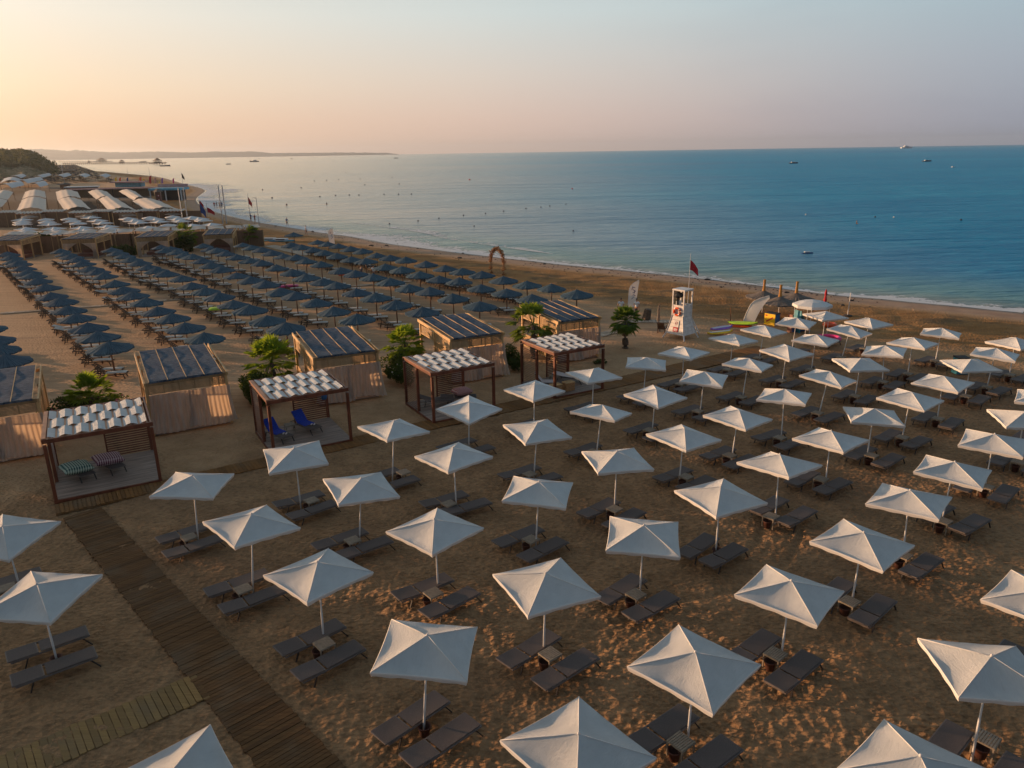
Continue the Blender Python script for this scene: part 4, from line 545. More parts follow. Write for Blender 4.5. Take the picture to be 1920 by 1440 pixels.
# ------------------------------------------------------------------ white square parasols
def canopy_mesh(seed):
    rr2 = random.Random(seed); S, Hc, Ha = 1.085, 2.25, 2.60; ph = [rr2.uniform(0, 6) for _ in range(8)]; n = 14; mb = MB(); A = [.125 * rr2.uniform(.8, 1.2) for _ in range(4)]
    def hz(u, v):
        t = max(abs(u), abs(v)); w = min(abs(u), abs(v)) / t if t > 1e-6 else 0
        side = 0 if (u >= abs(v)) else 1 if (v >= abs(u)) else 2 if (-u >= abs(v)) else 3
        wr = .010 * math.sin(w * 9 + ph[side]) * math.sin(t * 7 + ph[side + 4]) * (1 - w) * t
        return Ha - (Ha - Hc) * t - A[side] * 5.2 * t * t * (1 - t) * (1 - w * w) + wr + .018 * max(0, 1 - t * 9)
    for side in range(4):
        ca, sa_ = math.cos(side * math.pi / 2), math.sin(side * math.pi / 2); vs = []; fs = []; idx = {}
        for i in range(n + 1):
            for j in range(-i, i + 1):
                t = i / n; u = t; v = (j / i) * t if i else 0; bow = .03 * (1 - (j / i) ** 2 if i else 0) * t ** 6
                U_, V_ = (u - bow) * S, v * S; idx[(i, j)] = len(vs); vs.append((ca * U_ - sa_ * V_, sa_ * U_ + ca * V_, hz(ca * u - sa_ * v, sa_ * u + ca * v)))
        for i in range(n):
            fs.append((idx[(i, -i)], idx[(i + 1, -i - 1)], idx[(i + 1, -i)]))
            for j in range(-i, i + 1):
                fs.append((idx[(i, j)], idx[(i + 1, j)], idx[(i + 1, j + 1)]))
                if j < i: fs.append((idx[(i, j)], idx[(i + 1, j + 1)], idx[(i, j + 1)]))
        mb.cur = 0; mb.add(vs, fs)
        # hem: turned edge tube and short valance
        mb.cur = 1; m_ = 10; hv = []; hf = []
        for j in range(-m_, m_ + 1):
            q = j / m_; bow = .03 * (1 - q * q); dr = .115 + .012 * math.sin(j * 1.1 + ph[side])
            for k, (o_, z_) in enumerate(((.0, .004), (.016, -.012), (.006, -.05), (-.012, -dr))):
                U_, V_ = S - bow * S + o_, q * (S + o_); hv.append((ca * U_ - sa_ * V_, sa_ * U_ + ca * V_, Hc + z_))
        for j in range(2 * m_):
            for k in range(3): o_ = j * 4 + k; hf.append((o_, o_ + 1, o_ + 5, o_ + 4))
        mb.add(hv, hf)
    # sewn ridges
    mb.cur = 1
    for k in range(4):
        a = math.pi / 4 + k * math.pi / 2; r_ = S * 2 ** .5; mb.tube([(math.cos(a) * r_ * t, math.sin(a) * r_ * t, Ha - (Ha - Hc) * t + .004) for t in (.0, .3, .6, 1.)], .011, 5)
    return mb.mesh('canopy', ['canvas', 'canvas_hem'], True)
def ribs_mesh():
    mb = MB()
    for k in range(4):
        a = math.pi / 4 + k * math.pi / 2; r_ = 1.085 * 2 ** .5
        mb.tube([(0, 0, 2.52), (math.cos(a) * r_, math.sin(a) * r_, 2.215)], .010, 5); mb.tube([(0, 0, 1.95), (math.cos(a) * r_ * .5, math.sin(a) * r_ * .5, 2.37)], .008, 5)
    return mb.mesh('ribs', 'white_metal')
canopies = [canopy_mesh(k) for k in range(6)]; ribs = ribs_mesh()
mb = MB(); mb.tube([(0, 0, -.4), (0, 0, 1.0), (0, 0, 1.01), (0, 0, 2.56)], [.030, .030, .024, .024], 10); pole_me = mb.mesh('pole', 'white_metal', True)
mb = MB(); mb.lathe([(0.0, 2.66), (.02, 2.655), (.035, 2.62), (.03, 2.59)], 8); fin_me = mb.mesh('finial', 'canvas_hem', True)
# sunbed without a cushion
def panel(mb, x0, x1, w, z0, z1, th=.018):
    n = 6
    def f(sgn): return lambda u, v: (x0 + (x1 - x0) * u, (v - .5) * w, z0 + (z1 - z0) * u - .012 * math.sin(math.pi * u) * math.sin(math.pi * v) + sgn * th / 2)
    mb.grid(f(1), n, 4); mb.grid(f(-1), n, 4)
def bed_rails(mb, x0, x1, w, z0, z1):
    for s in (-1, 1): mb.beam((x0, s * w / 2, z0), (x1, s * w / 2, z1), .035, .04)
    mb.beam((x0, -w / 2, z0), (x0, w / 2, z0), .035, .035); mb.beam((x1, -w / 2, z1), (x1, w / 2, z1), .035, .035)
def bed_parts(back=.06):
    W_, Z_ = .62, .32; out = []
    mb = MB(); panel(mb, -.23, .97, W_ - .03, Z_ + .012, Z_); out.append(('seat', mb.mesh('seat', 'mesh_dark', True)))
    mb = MB(); bx = .70; dz = back; dx = -(bx * bx - dz * dz) ** .5; panel(mb, -.31, -.31 + dx, W_ - .03, Z_ + .012, Z_ + .012 + dz); out.append(('backrest', mb.mesh('backrest', 'mesh_dark', True)))
    mb = MB(); bed_rails(mb, -.95, .98, W_, Z_ - .03, Z_ - .03); out.append(('frame', mb.mesh('frame', 'rail_dark')))
    mb = MB(); bed_rails(mb, -.30, -.31 + dx - .01, W_ - .04, Z_, Z_ + dz - .002); out.append(('back_frame', mb.mesh('back_frame', 'rail_dark')))
    legs = []
    for x, lean in ((.80, .22), (-.55, -.12)):
        for s in (-1, 1):
            mb = MB(); mb.beam((x, s * (W_ / 2 - .02), Z_ - .04), (x + lean, s * (W_ / 2 - .01), -.03), .045, .03); legs.append(('leg', mb.mesh('leg', 'leg_dark')))
    return out + legs
bp = bed_parts(); bp2 = bed_parts(.02)
def new_bed(label, loc, rz, parts, group):
    t_ = thing('sun_lounger', label, 'sun lounger', loc, rz, group)
    for n_, me in parts: part(n_, me, None, t_)
    return t_
# side table and its bucket
mb = MB()
for k in range(8): mb.box((0, -.21 + k * .06, .41), (.48, .045, .02))
tabletop = mb.mesh('table_top', 'taupe_slat')
mb = MB(); mb.box((.225, 0, .385), (.03, .48, .035)); mb.box((-.225, 0, .385), (.03, .48, .035)); mb.box((0, .232, .385), (.42, .02, .035)); mb.box((0, -.232, .385), (.42, .02, .035)); apron = mb.mesh('apron', 'taupe_slat')
tl = []
for a in (-1, 1):
    for b in (-1, 1): mb = MB(); mb.box((a * .215, b * .215, .18), (.035, .035, .40)); tl.append(mb.mesh('leg', 'taupe_slat'))
mb = MB(); mb.lathe([(.0, .0), (.115, .0), (.15, .24), (.165, .25), (.165, .27), (.145, .27), (.105, .05), (0, .05)], 16); pot_me = mb.mesh('bucket', 'pot', True)
ROWN = {-1: 'first', 0: 'second', 1: 'third', 2: 'fourth', 3: 'fifth', 4: 'sixth'}
rows = {}
for u in D['U']: rows.setdefault(u[8], []).append((u[7], u[0]))
rank = {}
for k, v in rows.items():
    for j, (m_, i) in enumerate(sorted(v)): rank[i] = j
tb0 = None; first_bed = None; rb = random.Random(5)
for u in D['U']:
    i, x, y, yaw, tx, ty, dz, m_, n_, beds, tab = u; w = '%s parasol of the %s row from the pergolas' % (ORD[rank[i]], ROWN[n_])
    dz = max(-.2, min(.2, dz))
    o = thing('white_parasol', 'white square parasol, %s from the left in the %s row from the pergolas' % (ORD[rank[i]], ROWN[n_]), 'parasol', (x, y, dz), 0, 'white square parasols on the near sand')
    ax = Vector((tx, ty, 1)).normalized(); q_ = Vector((0, 0, 1)).rotation_difference(ax); o.rotation_mode = 'QUATERNION'; o.rotation_quaternion = q_ @ Matrix.Rotation(yaw + math.pi / 4, 3, 'Z').to_quaternion()
    part('canopy', canopies[(i * 7 + 3) % 6], None, o); part('pole', pole_me, None, o); part('ribs', ribs, None, o)
    if y < 30: part('finial', fin_me, None, o)
    for k, (bx, by, ba) in enumerate(beds):
        lb = '%s dark sunbed under the %s' % (('left', 'right')[k], w)
        new_bed(lb, (bx, by, 0), ba, bp if rb.random() < .6 else bp2, 'dark sunbeds in pairs under the white parasols')
    if tab:
        tx_, ty_, ta = tab; lb = 'small slatted table beside the %s' % w
        if tb0 is None:
            tb0 = thing('side_table', lb, 'side table', (tx_, ty_, 0), ta, 'slatted tables between the dark sunbeds'); part('table_top', tabletop, None, tb0); part('apron', apron, None, tb0)
            for q in tl: part('leg', q, None, tb0)
        else: dup(tb0, lb, (tx_, ty_, 0), ta)
        px, py = tx_ - .19 * math.cos(ta) - .02, ty_ - .19 * math.sin(ta)
    else: px, py = x + .02, y - .04
    po = obj('sand_bucket', pot_me); po.location = (px, py, 0); tag(po, 'bucket by the %s' % w, 'bucket', 'buckets by the parasol poles')

# ------------------------------------------------------------------ navy thatched parasols and cushioned sunbeds
def thatch_mesh(seed, R0=1.34, Ha=2.30, Hr=1.80, name='thatch', mt='navy_thatch', steep=1.12):
    rr2 = random.Random(seed); mb = MB(); n = 56; prof = [0, .04, .15, .35, .6, .82, 1.0]; vs = []; fs = []
    wob = [1 + rr2.uniform(-.045, .03) for _ in range(n)]; zz = [rr2.uniform(-.03, .02) for _ in range(n)]
    for j, t in enumerate(prof):
        for k in range(n):
            a = 2 * math.pi * k / n; r = t * R0 * (1 + (wob[k] - 1) * t); z_ = Hr + (Ha - Hr) * (1 - t) ** steep + zz[k] * t * t + (.012 * (k % 2)) * min(1, t * 3); vs.append((math.cos(a) * r, math.sin(a) * r, z_))
    for j in range(len(prof) - 1):
        for k in range(n): fs.append((j * n + k, j * n + (k + 1) % n, (j + 1) * n + (k + 1) % n, (j + 1) * n + k))
    b = len(vs)   # hanging fringe, then underside
    for k in range(n):
        a = 2 * math.pi * k / n; r = R0 * wob[k] * 1.01; vs.append((math.cos(a) * r, math.sin(a) * r, Hr + zz[k] - .07 - .05 * rr2.random()))
    for k in range(n): fs.append(((len(prof) - 1) * n + k, (len(prof) - 1) * n + (k + 1) % n, b + (k + 1) % n, b + k))
    vs.append((0, 0, Ha - .12)); c0 = len(vs) - 1
    for k in range(n): fs.append((b + k, b + (k + 1) % n, c0))
    mb.add(vs, fs); return mb.mesh(name, mt)
th_me = [thatch_mesh(k) for k in range(5)]
mb = MB(); mb.tube([(0, 0, -.3), (.0, 0, 1.1), (0, 0, 2.22)], [.055, .05, .04], 7); tpole = mb.mesh('pole', 'pole_wood', True)
mb = MB(); mb.tube([(0, 0, 2.18), (0, 0, 2.33)], [.075, .03], 7); tcap = mb.mesh('cap', 'navy_thatch')
def cush_parts(up=.62):
    W_, Z_ = .60, .30; hx = -.25; bl = .72; dz = bl * math.sin(up); dx = -bl * math.cos(up); out = []
    mb = MB()
    for s in (-1, 1): mb.beam((-.95, s * W_ / 2, Z_), (.98, s * W_ / 2, Z_), .04, .06)
    for x in (-.95, .98, .3): mb.beam((x, -W_ / 2, Z_), (x, W_ / 2, Z_), .05, .04)
    for x, l_ in ((.8, .1), (-.7, -.1)):
        for s in (-1, 1): mb.beam((x, s * (W_ / 2 - .01), Z_), (x + l_, s * (W_ / 2 - .01), -.02), .05, .05)
    out.append(('frame', mb.mesh('frame', 'wood_bed')))
    mb = MB()
    for s in (-1, 1): mb.beam((hx, s * (W_ / 2 - .04), Z_ + .03), (hx + dx, s * (W_ / 2 - .04), Z_ + .03 + dz), .04, .03)
    for k in range(6): t_ = (k + .5) / 6; mb.beam((hx + dx * t_, -W_ / 2 + .03, Z_ + .02 + dz * t_), (hx + dx * t_, W_ / 2 - .03, Z_ + .02 + dz * t_), .02, .07)
    mb.beam((hx + dx * .7, -.2, Z_ + dz * .7), (hx + dx * .85, -.2, .06), .03, .03); mb.beam((hx + dx * .7, .2, Z_ + dz * .7), (hx + dx * .85, .2, .06), .03, .03)
    out.append(('backrest', mb.mesh('backrest', 'wood_bed')))
    mb = MB()
    def cu(a, b, t_=.085, n=6):
        a, b = Vector(a), Vector(b); d = (b - a); nrm = Vector((-d.z, 0, d.x)).normalized(); nrm = nrm if nrm.z > 0 else -nrm
        for sg in (1, -1): mb.grid(lambda u, v, sg=sg: tuple(a + d * u + Vector((0, (v - .5) * (W_ - .05), 0)) + nrm * (t_ / 2 + sg * t_ / 2 * min(1, 6 * min(u, 1 - u) + .35) * min(1, 8 * min(v, 1 - v) + .35))), n, n)
    cu((hx, 0, Z_ + .05), (.97, 0, Z_ + .05))
    if up < .4: cu((hx, 0, Z_ + .05), (hx + dx * .98, 0, Z_ + .05 + dz * .98))
    out.append(('cushion', mb.mesh('cushion', 'cushion_white', True))); return out
cps = [cush_parts(.72), cush_parts(.60), cush_parts(.30)]
rowsea = {'H': 'first', 'G': 'second', 'F': 'third', 'E': 'fourth', 'D': 'fifth', 'C': 'sixth', 'B': 'seventh', 'A': 'eighth', '0': 'ninth'}
proto_t = {}; proto_b = {}; rt_ = random.Random(11)
for key, pts in D['T'].items():
    for j, (x, y) in enumerate(pts):
        lb = 'navy thatched parasol, %s from the huts in the %s row from the sea' % (ORD[j], rowsea[key])
        k = rt_.randrange(5); straw_one = key == 'D' and j >= len(pts) - 2
        yaw = rt_.uniform(0, 6.28)
        if k not in proto_t:
            o = thing('thatched_parasol', lb, 'parasol', (x, y, 0), yaw, 'navy thatched parasols in long rows'); part('thatch', th_me[k], None, o); part('pole', tpole, None, o); part('cap', tcap, None, o); proto_t[k] = o
        else: o = dup(proto_t[k], lb, (x, y, 0), yaw)
        sc = rt_.uniform(.94, 1.05); o.scale = (sc, sc, rt_.uniform(.96, 1.04)); o.rotation_euler = (rt_.uniform(-.03, .03), rt_.uniform(-.03, .03), yaw)
        rd = Vector((-.606, .795)); ang = R(11) if key not in 'H' else R(-34)
        for b in range(4 if key == 'H' else 2):
            ld = 'cushioned sunbed on the %s side of the %s navy parasol, %s row from the sea' % (('near', 'far')[b], ORD[j], rowsea[key]) if key != 'H' else '%s cushioned sunbed below the %s navy parasol of the row by the sea' % (ORD[b], ORD[j])
            cx, cy = x - .35 + rd.x * (-.55 + 1.15 * b), y + rd.y * (-.55 + 1.15 * b) - .05
            if key == 'H': cx, cy = x + rd.x * (-1.3 + .92 * b), y + rd.y * (-1.3 + .92 * b) - .6
            kk = rt_.choice([0, 0, 0, 1, 1, 1, 2]) if key != 'H' else rt_.choice([0, 0, 1]); aa = ang + rt_.uniform(-.08, .08)
            if kk not in proto_b:
                o = thing('cushioned_lounger', ld, 'sun lounger', (cx, cy, 0), aa, 'cushioned sunbeds in rows under the navy parasols')
                for n_, me in cps[kk]: part(n_, me, None, o)
                proto_b[kk] = o
            else: dup(proto_b[kk], ld, (cx, cy, 0), aa)

# ------------------------------------------------------------------ wooden pergolas with woven canvas roofs
def pergola(ci, cx, cy, yaw, w, d, H, label):
    o = thing('pergola', label, 'pergola', (cx, cy, 0), yaw, 'brown pergolas along the boardwalk'); x0, x1, y0, y1 = -w / 2, w / 2, -d / 2, d / 2; ps = .13
    for x, y in ((x0, y0), (x1, y0), (x0, y1), (x1, y1), (x0, .1)): mb = MB(); mb.box((x, y, H / 2 - .09), (ps, ps, H - .12)); part('post', mb, 'mahogany', o)
    mb = MB(); mb.box((0, y0, H), (w + .16, .07, .18)); part('beam', mb, 'mahogany', o); mb = MB(); mb.box((0, y1, H), (w + .16, .07, .18)); part('beam', mb, 'mahogany', o)
    for x in (x0, x1): mb = MB(); mb.box((x, 0, H), (.07, d - .075, .18)); part('beam', mb, 'mahogany', o)
    mb = MB(); mb.box((x0, 0, H + .105), (.16, d - .08, .03)); part('capping', mb, 'mahogany_light', o)
    nr = 13
    for k in range(nr):
        x = x0 + w * (k + .5) / nr if 0 else x0 + .14 + (w - .28) * k / (nr - 1); mb = MB(); mb.box((x, 0, H + .02), (.075, d - .08, .11)); part('rafter', mb, 'mahogany_light', o)
    bd = (d - .30) / 3
    for b in range(3):
        mb = MB(); yb0 = y0 + .12 + b * (bd + .03); yb1 = yb0 + bd - .02; xs = []
        for k in range(nr): xs.append((x0 + .14 + (w - .28) * k / (nr - 1), H + (.15 if (k + b) % 2 == 0 else .045)))
        vs = []; fs = []; rr2 = random.Random(ci * 10 + b); pts_ = []
        for k in range(nr - 1):
            for s in range(6):
                t_ = s / 6; z_ = xs[k][1] + (xs[k + 1][1] - xs[k][1]) * t_; pts_.append((xs[k][0] + (xs[k + 1][0] - xs[k][0]) * t_, z_ + .012 * math.sin(math.pi * t_) * rr2.uniform(.2, 1.2)))
        pts_.append(xs[-1])
        for (x, z_) in pts_: vs += [(x, yb0, z_), (x, (yb0 + yb1) / 2, z_ + .004), (x, yb1, z_)]
        for k in range(len(pts_) - 1):
            for s in range(2): q = k * 3 + s; fs.append((q, q + 3, q + 4, q + 1))
        mb.add(vs, fs); part('roof_band', mb, 'canvas', o)
    def louvre(xa, ya, xb, yb):
        mb = MB(); n_ = 21
        for k in range(n_):
            z_ = .18 + (H - .42) * k / (n_ - 1); a, b = Vector((xa, ya, z_)), Vector((xb, yb, z_)); q = (b - a); dirn = Vector((q.y, -q.x, 0)).normalized()
            v = [a - dirn * .028 + Vector((0, 0, .018)), b - dirn * .028 + Vector((0, 0, .018)), b + dirn * .028 - Vector((0, 0, .018)), a + dirn * .028 - Vector((0, 0, .018))]
            o2 = dirn * .006 + Vector((0, 0, .008)); mb.add([tuple(p + o2) for p in v] + [tuple(p - o2) for p in v], [(0, 1, 2, 3), (7, 6, 5, 4), (0, 4, 5, 1), (2, 6, 7, 3), (1, 5, 6, 2), (0, 3, 7, 4)])
        return mb
    part('louvre_panel', louvre(x0, .17, x0, y1 - .07), 'mahogany', o); part('louvre_panel', louvre(.1, y1, x1 - .07, y1), 'mahogany', o)
    mb = MB(); mb.box((.1, y1, H / 2 - .09), (.07, .07, H - .12)); part('post', mb, 'mahogany', o)
    mb = MB(); n_ = 26
    for k in range(n_): mb.box((0, y0 + .04 + (d - .08) * (k + .5) / n_, .10 + .002 * (k % 3)), (w + .1, d / n_ - .012, .03))
    part('deck', mb, 'deck_old', o)
    mb = MB(); mb.box((0, y0 - .02, .045), (w + .16, .05, .13)); mb.box((x0 - .06, 0, .045), (.04, d, .13)); part('deck_edge', mb, 'mahogany', o)
    return o
PG = D['PG']
plab = ['brown pergola nearest the long boardwalk, sheltering two chequered cushions', 'brown pergola sheltering two sunbeds covered with blue towels', 'brown pergola sheltering a striped cushion on a sunbed', 'brown pergola nearest the sea, with white towels on its sunbeds']
for k, (cx, cy, yaw, w, d, H) in enumerate(PG): pergola(k, cx, cy, yaw, w, d, H, plab[k])
def local(k, x, y):
    cx, cy, yaw = PG[k][:3]; return (cx + x * math.cos(yaw) - y * math.sin(yaw), cy + x * math.sin(yaw) + y * math.cos(yaw))
def pillow_mesh(name, mt, sx_, sy_, sz_):
    mb = MB(); n = 14
    for sg in (1, -1):
        def f(u, v, sg=sg):
            a, b = u * 2 - 1, v * 2 - 1; pin = 1 - .10 * (1 - a * a) * abs(b) ** 3 ; pj = 1 - .10 * (1 - b * b) * abs(a) ** 3
            hgt = ((1 - a ** 4) * (1 - b ** 4)) ** .55; return (a * sx_ * pj, b * sy_ * pin, sg * sz_ * hgt)
        mb.grid(f, n, n)
    return mb.mesh(name, mt, True)
DK = .12
def bed_on(k, x, y, rz, label, back, cover=None, cname='towel'):
    parts_ = bed_parts(back); lx, ly = local(k, x, y); t_ = new_bed(label, (lx, ly, DK), PG[k][2] + rz, parts_, 'sunbeds inside the pergolas'); return t_, lx, ly
def towel(k, x, y, rz, back, label, mt):
    mb = MB(); dz = back; dx = -(.49 - dz * dz) ** .5
    def f(u, v):
        s_ = u * 1.9; yy = (v - .5) * .60
        if s_ < .75: t_ = s_ / .75; return (-.31 + dx * (1 - t_), yy, .36 + dz * (1 - t_) + .004 * math.sin(v * 9))
        return (-.31 + (s_ - .75) * .95, yy, .352 + .004 * math.sin(v * 11 + u * 5))
    mb.grid(lambda u, v: f(u * .78, v), 18, 6); me = mb.mesh('towel', mt, True); o = obj('towel', me); lx, ly = local(k, x, y); o.location = (lx, ly, DK); o.rotation_euler = (0, 0, PG[k][2] + rz); return tag(o, label, 'towel')
A90 = R(-72)
bed_on(0, -1.05, .35, A90, 'grey sunbed under the green chequered cushion in the first pergola', .05); bed_on(0, .15, .55, A90, 'grey sunbed under the burgundy chequered cushion in the first pergola', .05)
for (x, y, mt, lb, rz) in ((-1.15, -.05, 'check_green', 'big cushion with green and white checks on a pergola sunbed', .35), (.10, .30, 'check_burgundy', 'big cushion with burgundy and white checks on a pergola sunbed', .25)):
    o = obj('floor_cushion', pillow_mesh('floor_cushion', mt, .62, .46, .20)); lx, ly = local(0, x, y); o.location = (lx, ly, DK + .55); o.rotation_euler = (.12, .1, PG[0][2] + rz); tag(o, lb, 'cushion')
bed_on(1, -1.2, .2, A90, 'left sunbed with a raised back under a blue towel in the pergola', .52); towel(1, -1.2, .2, A90, .52, 'blue towel on the left sunbed of the second pergola', 'blue_towel')
bed_on(1, .35, .65, A90, 'right sunbed with a raised back under a blue towel in the pergola', .52); towel(1, .35, .65, A90, .52, 'blue towel on the right sunbed of the second pergola', 'blue_towel')
lx, ly = local(1, -.45, .75); dup(tb0, 'small slatted table between the two blue towelled sunbeds', (lx, ly, DK), PG[1][2])
mb = MB(); mb.lathe([(.01, 1.75), (.10, 1.6), (.17, 1.35), (.15, 1.22), (0.0, 1.18)], 10, wob=.12, seed=3); mb.tube([(0, 0, 1.74), (-.03, 0, 2.0)], .012, 4); o = obj('beach_bag', mb.mesh('beach_bag', 'blue_paint', True)); lx, ly = local(1, PG[1][3] / 2 - .18, PG[1][4] / 2 - .18); o.location = (lx, ly, 0); tag(o, 'light blue beach bag hanging from the back post of the second pergola', 'bag')
for (x, y, lb) in ((-.95, -.35, 'pale flip flops at the foot of the left blue towel'), (.6, .2, 'pale flip flops lying on the right blue towel')):
    mb = MB()
    for s in (-.07, .07): mb.prism([(s + .04 * math.cos(a), .12 * math.sin(a)) for a in [i * math.pi / 5 for i in range(10)]], 0, .03)
    o = obj('flip_flops', mb.mesh('flip_flops', 'white_towel')); lx, ly = local(1, x, y); o.location = (lx, ly, DK + .36); tag(o, lb, 'flip flops')
bed_on(2, -.55, .55, R(-25), 'grey sunbed behind the corner post of the third pergola', .25); bed_on(2, .75, .35, R(-25), 'grey sunbed carrying a striped cushion in the third pergola', .06)
o = obj('striped_cushion', pillow_mesh('striped_cushion', 'stripe_red', .55, .40, .20)); lx, ly = local(2, 1.0, .45); o.location = (lx, ly, DK + .55); o.rotation_euler = (0, .05, PG[2][2] + .1); tag(o, 'red and white striped cushion in the third pergola', 'cushion')
bed_on(3, -.95, .1, R(-35), 'raised sunbed under a white towel at the left of the last pergola', .55); towel(3, -.95, .1, R(-35), .55, 'white towel over the raised sunbed in the last pergola', 'white_towel')
bed_on(3, .75, .35, R(-60), 'flat sunbed under a white towel at the right of the last pergola', .08); towel(3, .75, .35, R(-60), .08, 'white towel over the flat sunbed in the last pergola', 'white_towel')
lx, ly = local(3, -.1, .6); dup(tb0, 'small slatted table between the white towelled sunbeds', (lx, ly, DK), PG[3][2])
for (x, lb) in ((-.75, 'left wicker hamper in front of the last pergola'), (.15, 'right wicker hamper in front of the last pergola')):
    t_ = thing('wicker_hamper', lb, 'hamper', (*local(3, x - .45, -1.15), DK), PG[3][2], 'wicker hampers in the last pergola'); mb = MB(); mb.box((0, 0, .25), (.62, .42, .48)); part('basket', mb, 'wicker', t_); mb = MB(); mb.box((0, 0, .51), (.66, .46, .035)); part('lid', mb, 'pine', t_)

# ------------------------------------------------------------------ timber huts with reed roofs and curtains
def curtain_mesh(w, h, seed, swag=0):
    rr2 = random.Random(seed); mb = MB(); nx = int(w * 22); ph = rr2.uniform(0, 6); fr = rr2.uniform(26, 34)
    def f(u, v):
        x = u * w; z = h * (1 - v); amp = .025 + .05 * v; y = amp * math.sin(x * fr + ph + 1.6 * math.sin(x * 3.1)) + .07 * v * math.sin(x * 2.3 + ph) - .28 * v * v * (.5 + .5 * math.sin(x * 1.3 + ph)); x += .10 * v * v * (2 * u - 1) * w
        if swag: k = v if v < .6 else .6 + (v - .6) * .3; x = (x * (1 - .75 * math.sin(k * math.pi / 1.2)) if swag > 0 else w - (w - x) * (1 - .75 * math.sin(k * math.pi / 1.2)))
        if v > .9: z += .12 * (.5 + .5 * math.sin(u * 5 + ph))
        return (x, y, z)
    mb.grid(f, nx, 12); return mb.mesh('curtain', 'curtain', True)
def hut(label, cx, cy, yaw, w, d, H, kind, seed, group):
    o = thing('beach_hut', label, 'hut', (cx, cy, 0), yaw, group); x0, x1, y0, y1 = -w / 2, w / 2, -d / 2, d / 2; wood = 'pine'
    for x, y in ((x0, y0), (x1, y0), (x0, y1), (x1, y1), (x0, 0), (x1, 0)): mb = MB(); mb.box((x, y, H / 2), (.14, .14, H)); part('post', mb, 'pine', o)
    for x in (x0, x1): mb = MB(); mb.beam((x * 1.035, y0 - .25, H - .02), (x * 1.035, y1 + .3, H + .16), .07, .20); part('eave_beam', mb, 'pine', o)
    mb = MB(); mb.box((0, y0 - .04, H - .06), (w, .07, .16)); part('lintel', mb, 'pine_dark', o); mb = MB(); mb.box((0, y1 + .04, H + .02), (w, .07, .16)); part('lintel', mb, 'pine', o)
    rr2 = random.Random(seed); mb = MB(); n = 24
    def roof(sg): return lambda u, v: ((u - .5) * (w - .32), y0 - .15 + (y1 - y0 + .35) * v, H + .06 + .20 * v + sg * .03 + .02 * math.sin(v * 13 + u * 3))
    mb.grid(roof(1), 10, n); mb.grid(roof(-1), 10, n); mb.box((0, y0 - .16, H + .05), (w - .32, .03, .10)); part('reed_roof', mb, 'navy_reed', o)
    for k in range(5):
        x = -(w - .32) / 2 + (w - .32) * k / 4; mb = MB(); mb.beam((x, y0 - .22, H + .10), (x, y1 + .22, H + .31), .035, .025); part('batten', mb, 'pine', o)
    def slats(a, b, z0, z1, n_, mt='pine', vert=False, gap=.5):
        mb = MB(); a, b = Vector((*a, 0)), Vector((*b, 0)); l_ = (b - a).length; dd = (b - a) / l_
        if vert:
            k_ = int(l_ / .075)
            for k in range(k_): p = a + dd * (k + .5) * l_ / k_; mb.box((p.x, p.y, (z0 + z1) / 2), (.052, .02, z1 - z0) if abs(dd.x) > .5 else (.02, .052, z1 - z0))
        else:
            for k in range(n_): z_ = z0 + (z1 - z0) * (k + .5) / n_; mb.beam((*a[:2], z_), (*b[:2], z_), .02, (z1 - z0) / n_ * (1 - gap))
            for k in range(6): p = a + dd * l_ * k / 5; mb.box((p.x, p.y, (z0 + z1) / 2), (.05, .035, z1 - z0) if abs(dd.x) > .5 else (.035, .05, z1 - z0))
        return mb
    tb = H - .62
    part('louvre_band', slats((x0 + .07, y0), (x1 - .07, y0), tb, H - .14, 8, gap=.25), 'pine_dark', o); part('louvre_band', slats((x0, y0 + .07), (x0, y1 - .07), tb, H - .1, 7), 'pine', o); part('louvre_band', slats((x1, y0 + .07), (x1, y1 - .07), tb, H - .1, 7), 'pine', o)
    for x in (x0, x1): mb = MB(); mb.box((x, 0, tb - .03), (.06, d, .06)); part('rail', mb, 'pine', o)
    if kind == 'near':
        part('reed_side', slats((x0, y0 + .07), (x0, 0, ), .05, tb - .06, 1, vert=True), 'pine', o); part('reed_side', slats((x1, y0 + .07), (x1, y1 - .07), .05, tb - .06, 1, vert=True), 'pine', o)
        part('reed_side', slats((x0, .07), (x0, y1 - .07), .05, 1.0, 1, vert=True), 'pine', o)
        for k, (xa, ww) in enumerate(((x0 + .06, w * .5 + .03), (x0 + w * .5, w * .5 + .12))):
            c_ = part('curtain', curtain_mesh(ww, tb - .12 - .06 * k, seed * 7 + k), None, o); c_.location = (xa, y0 - .10 - .03 * k, .10 + .05 * k)
    else:
        for k, sgn in ((0, 1), (1, -1)):
            c_ = part('curtain', curtain_mesh(w * .42, tb, seed * 7 + k, swag=sgn), None, o); c_.location = (x0 + .05 if k == 0 else x1 - .05 - w * .42, y0 - .06, .03)
        part('back_wall', slats((x0 + .07, y1), (x1 - .07, y1), .05, H - .2, 1, vert=True), 'reed_wall', o)
        mb = MB(); mb.box((0, .2, .25), (w * .7, d * .4, .35)); mb.box((0, d * .32, .6), (w * .7, .12, .5)); part('daybed', mb, 'brown_rubber', o)
    mb = MB(); mb.box((0, 0, .02), (w, d, .05)); part('floor', mb, 'deck_old', o)
    return o
hl = ['reed roofed hut cut off by the left edge, nearest hut', 'reed roofed hut with a glowing curtain behind the first pergola', 'reed roofed hut with a glowing curtain behind the second pergola', 'reed roofed hut with a glowing curtain behind the third pergola', 'reed roofed hut behind the fourth pergola, nearest the sea']
for k, (cx, cy, yaw, w, d, H) in enumerate(D['SH']): hut(hl[k], cx, cy, yaw, w, d, H, 'near', k, 'reed roofed huts behind the pergolas')
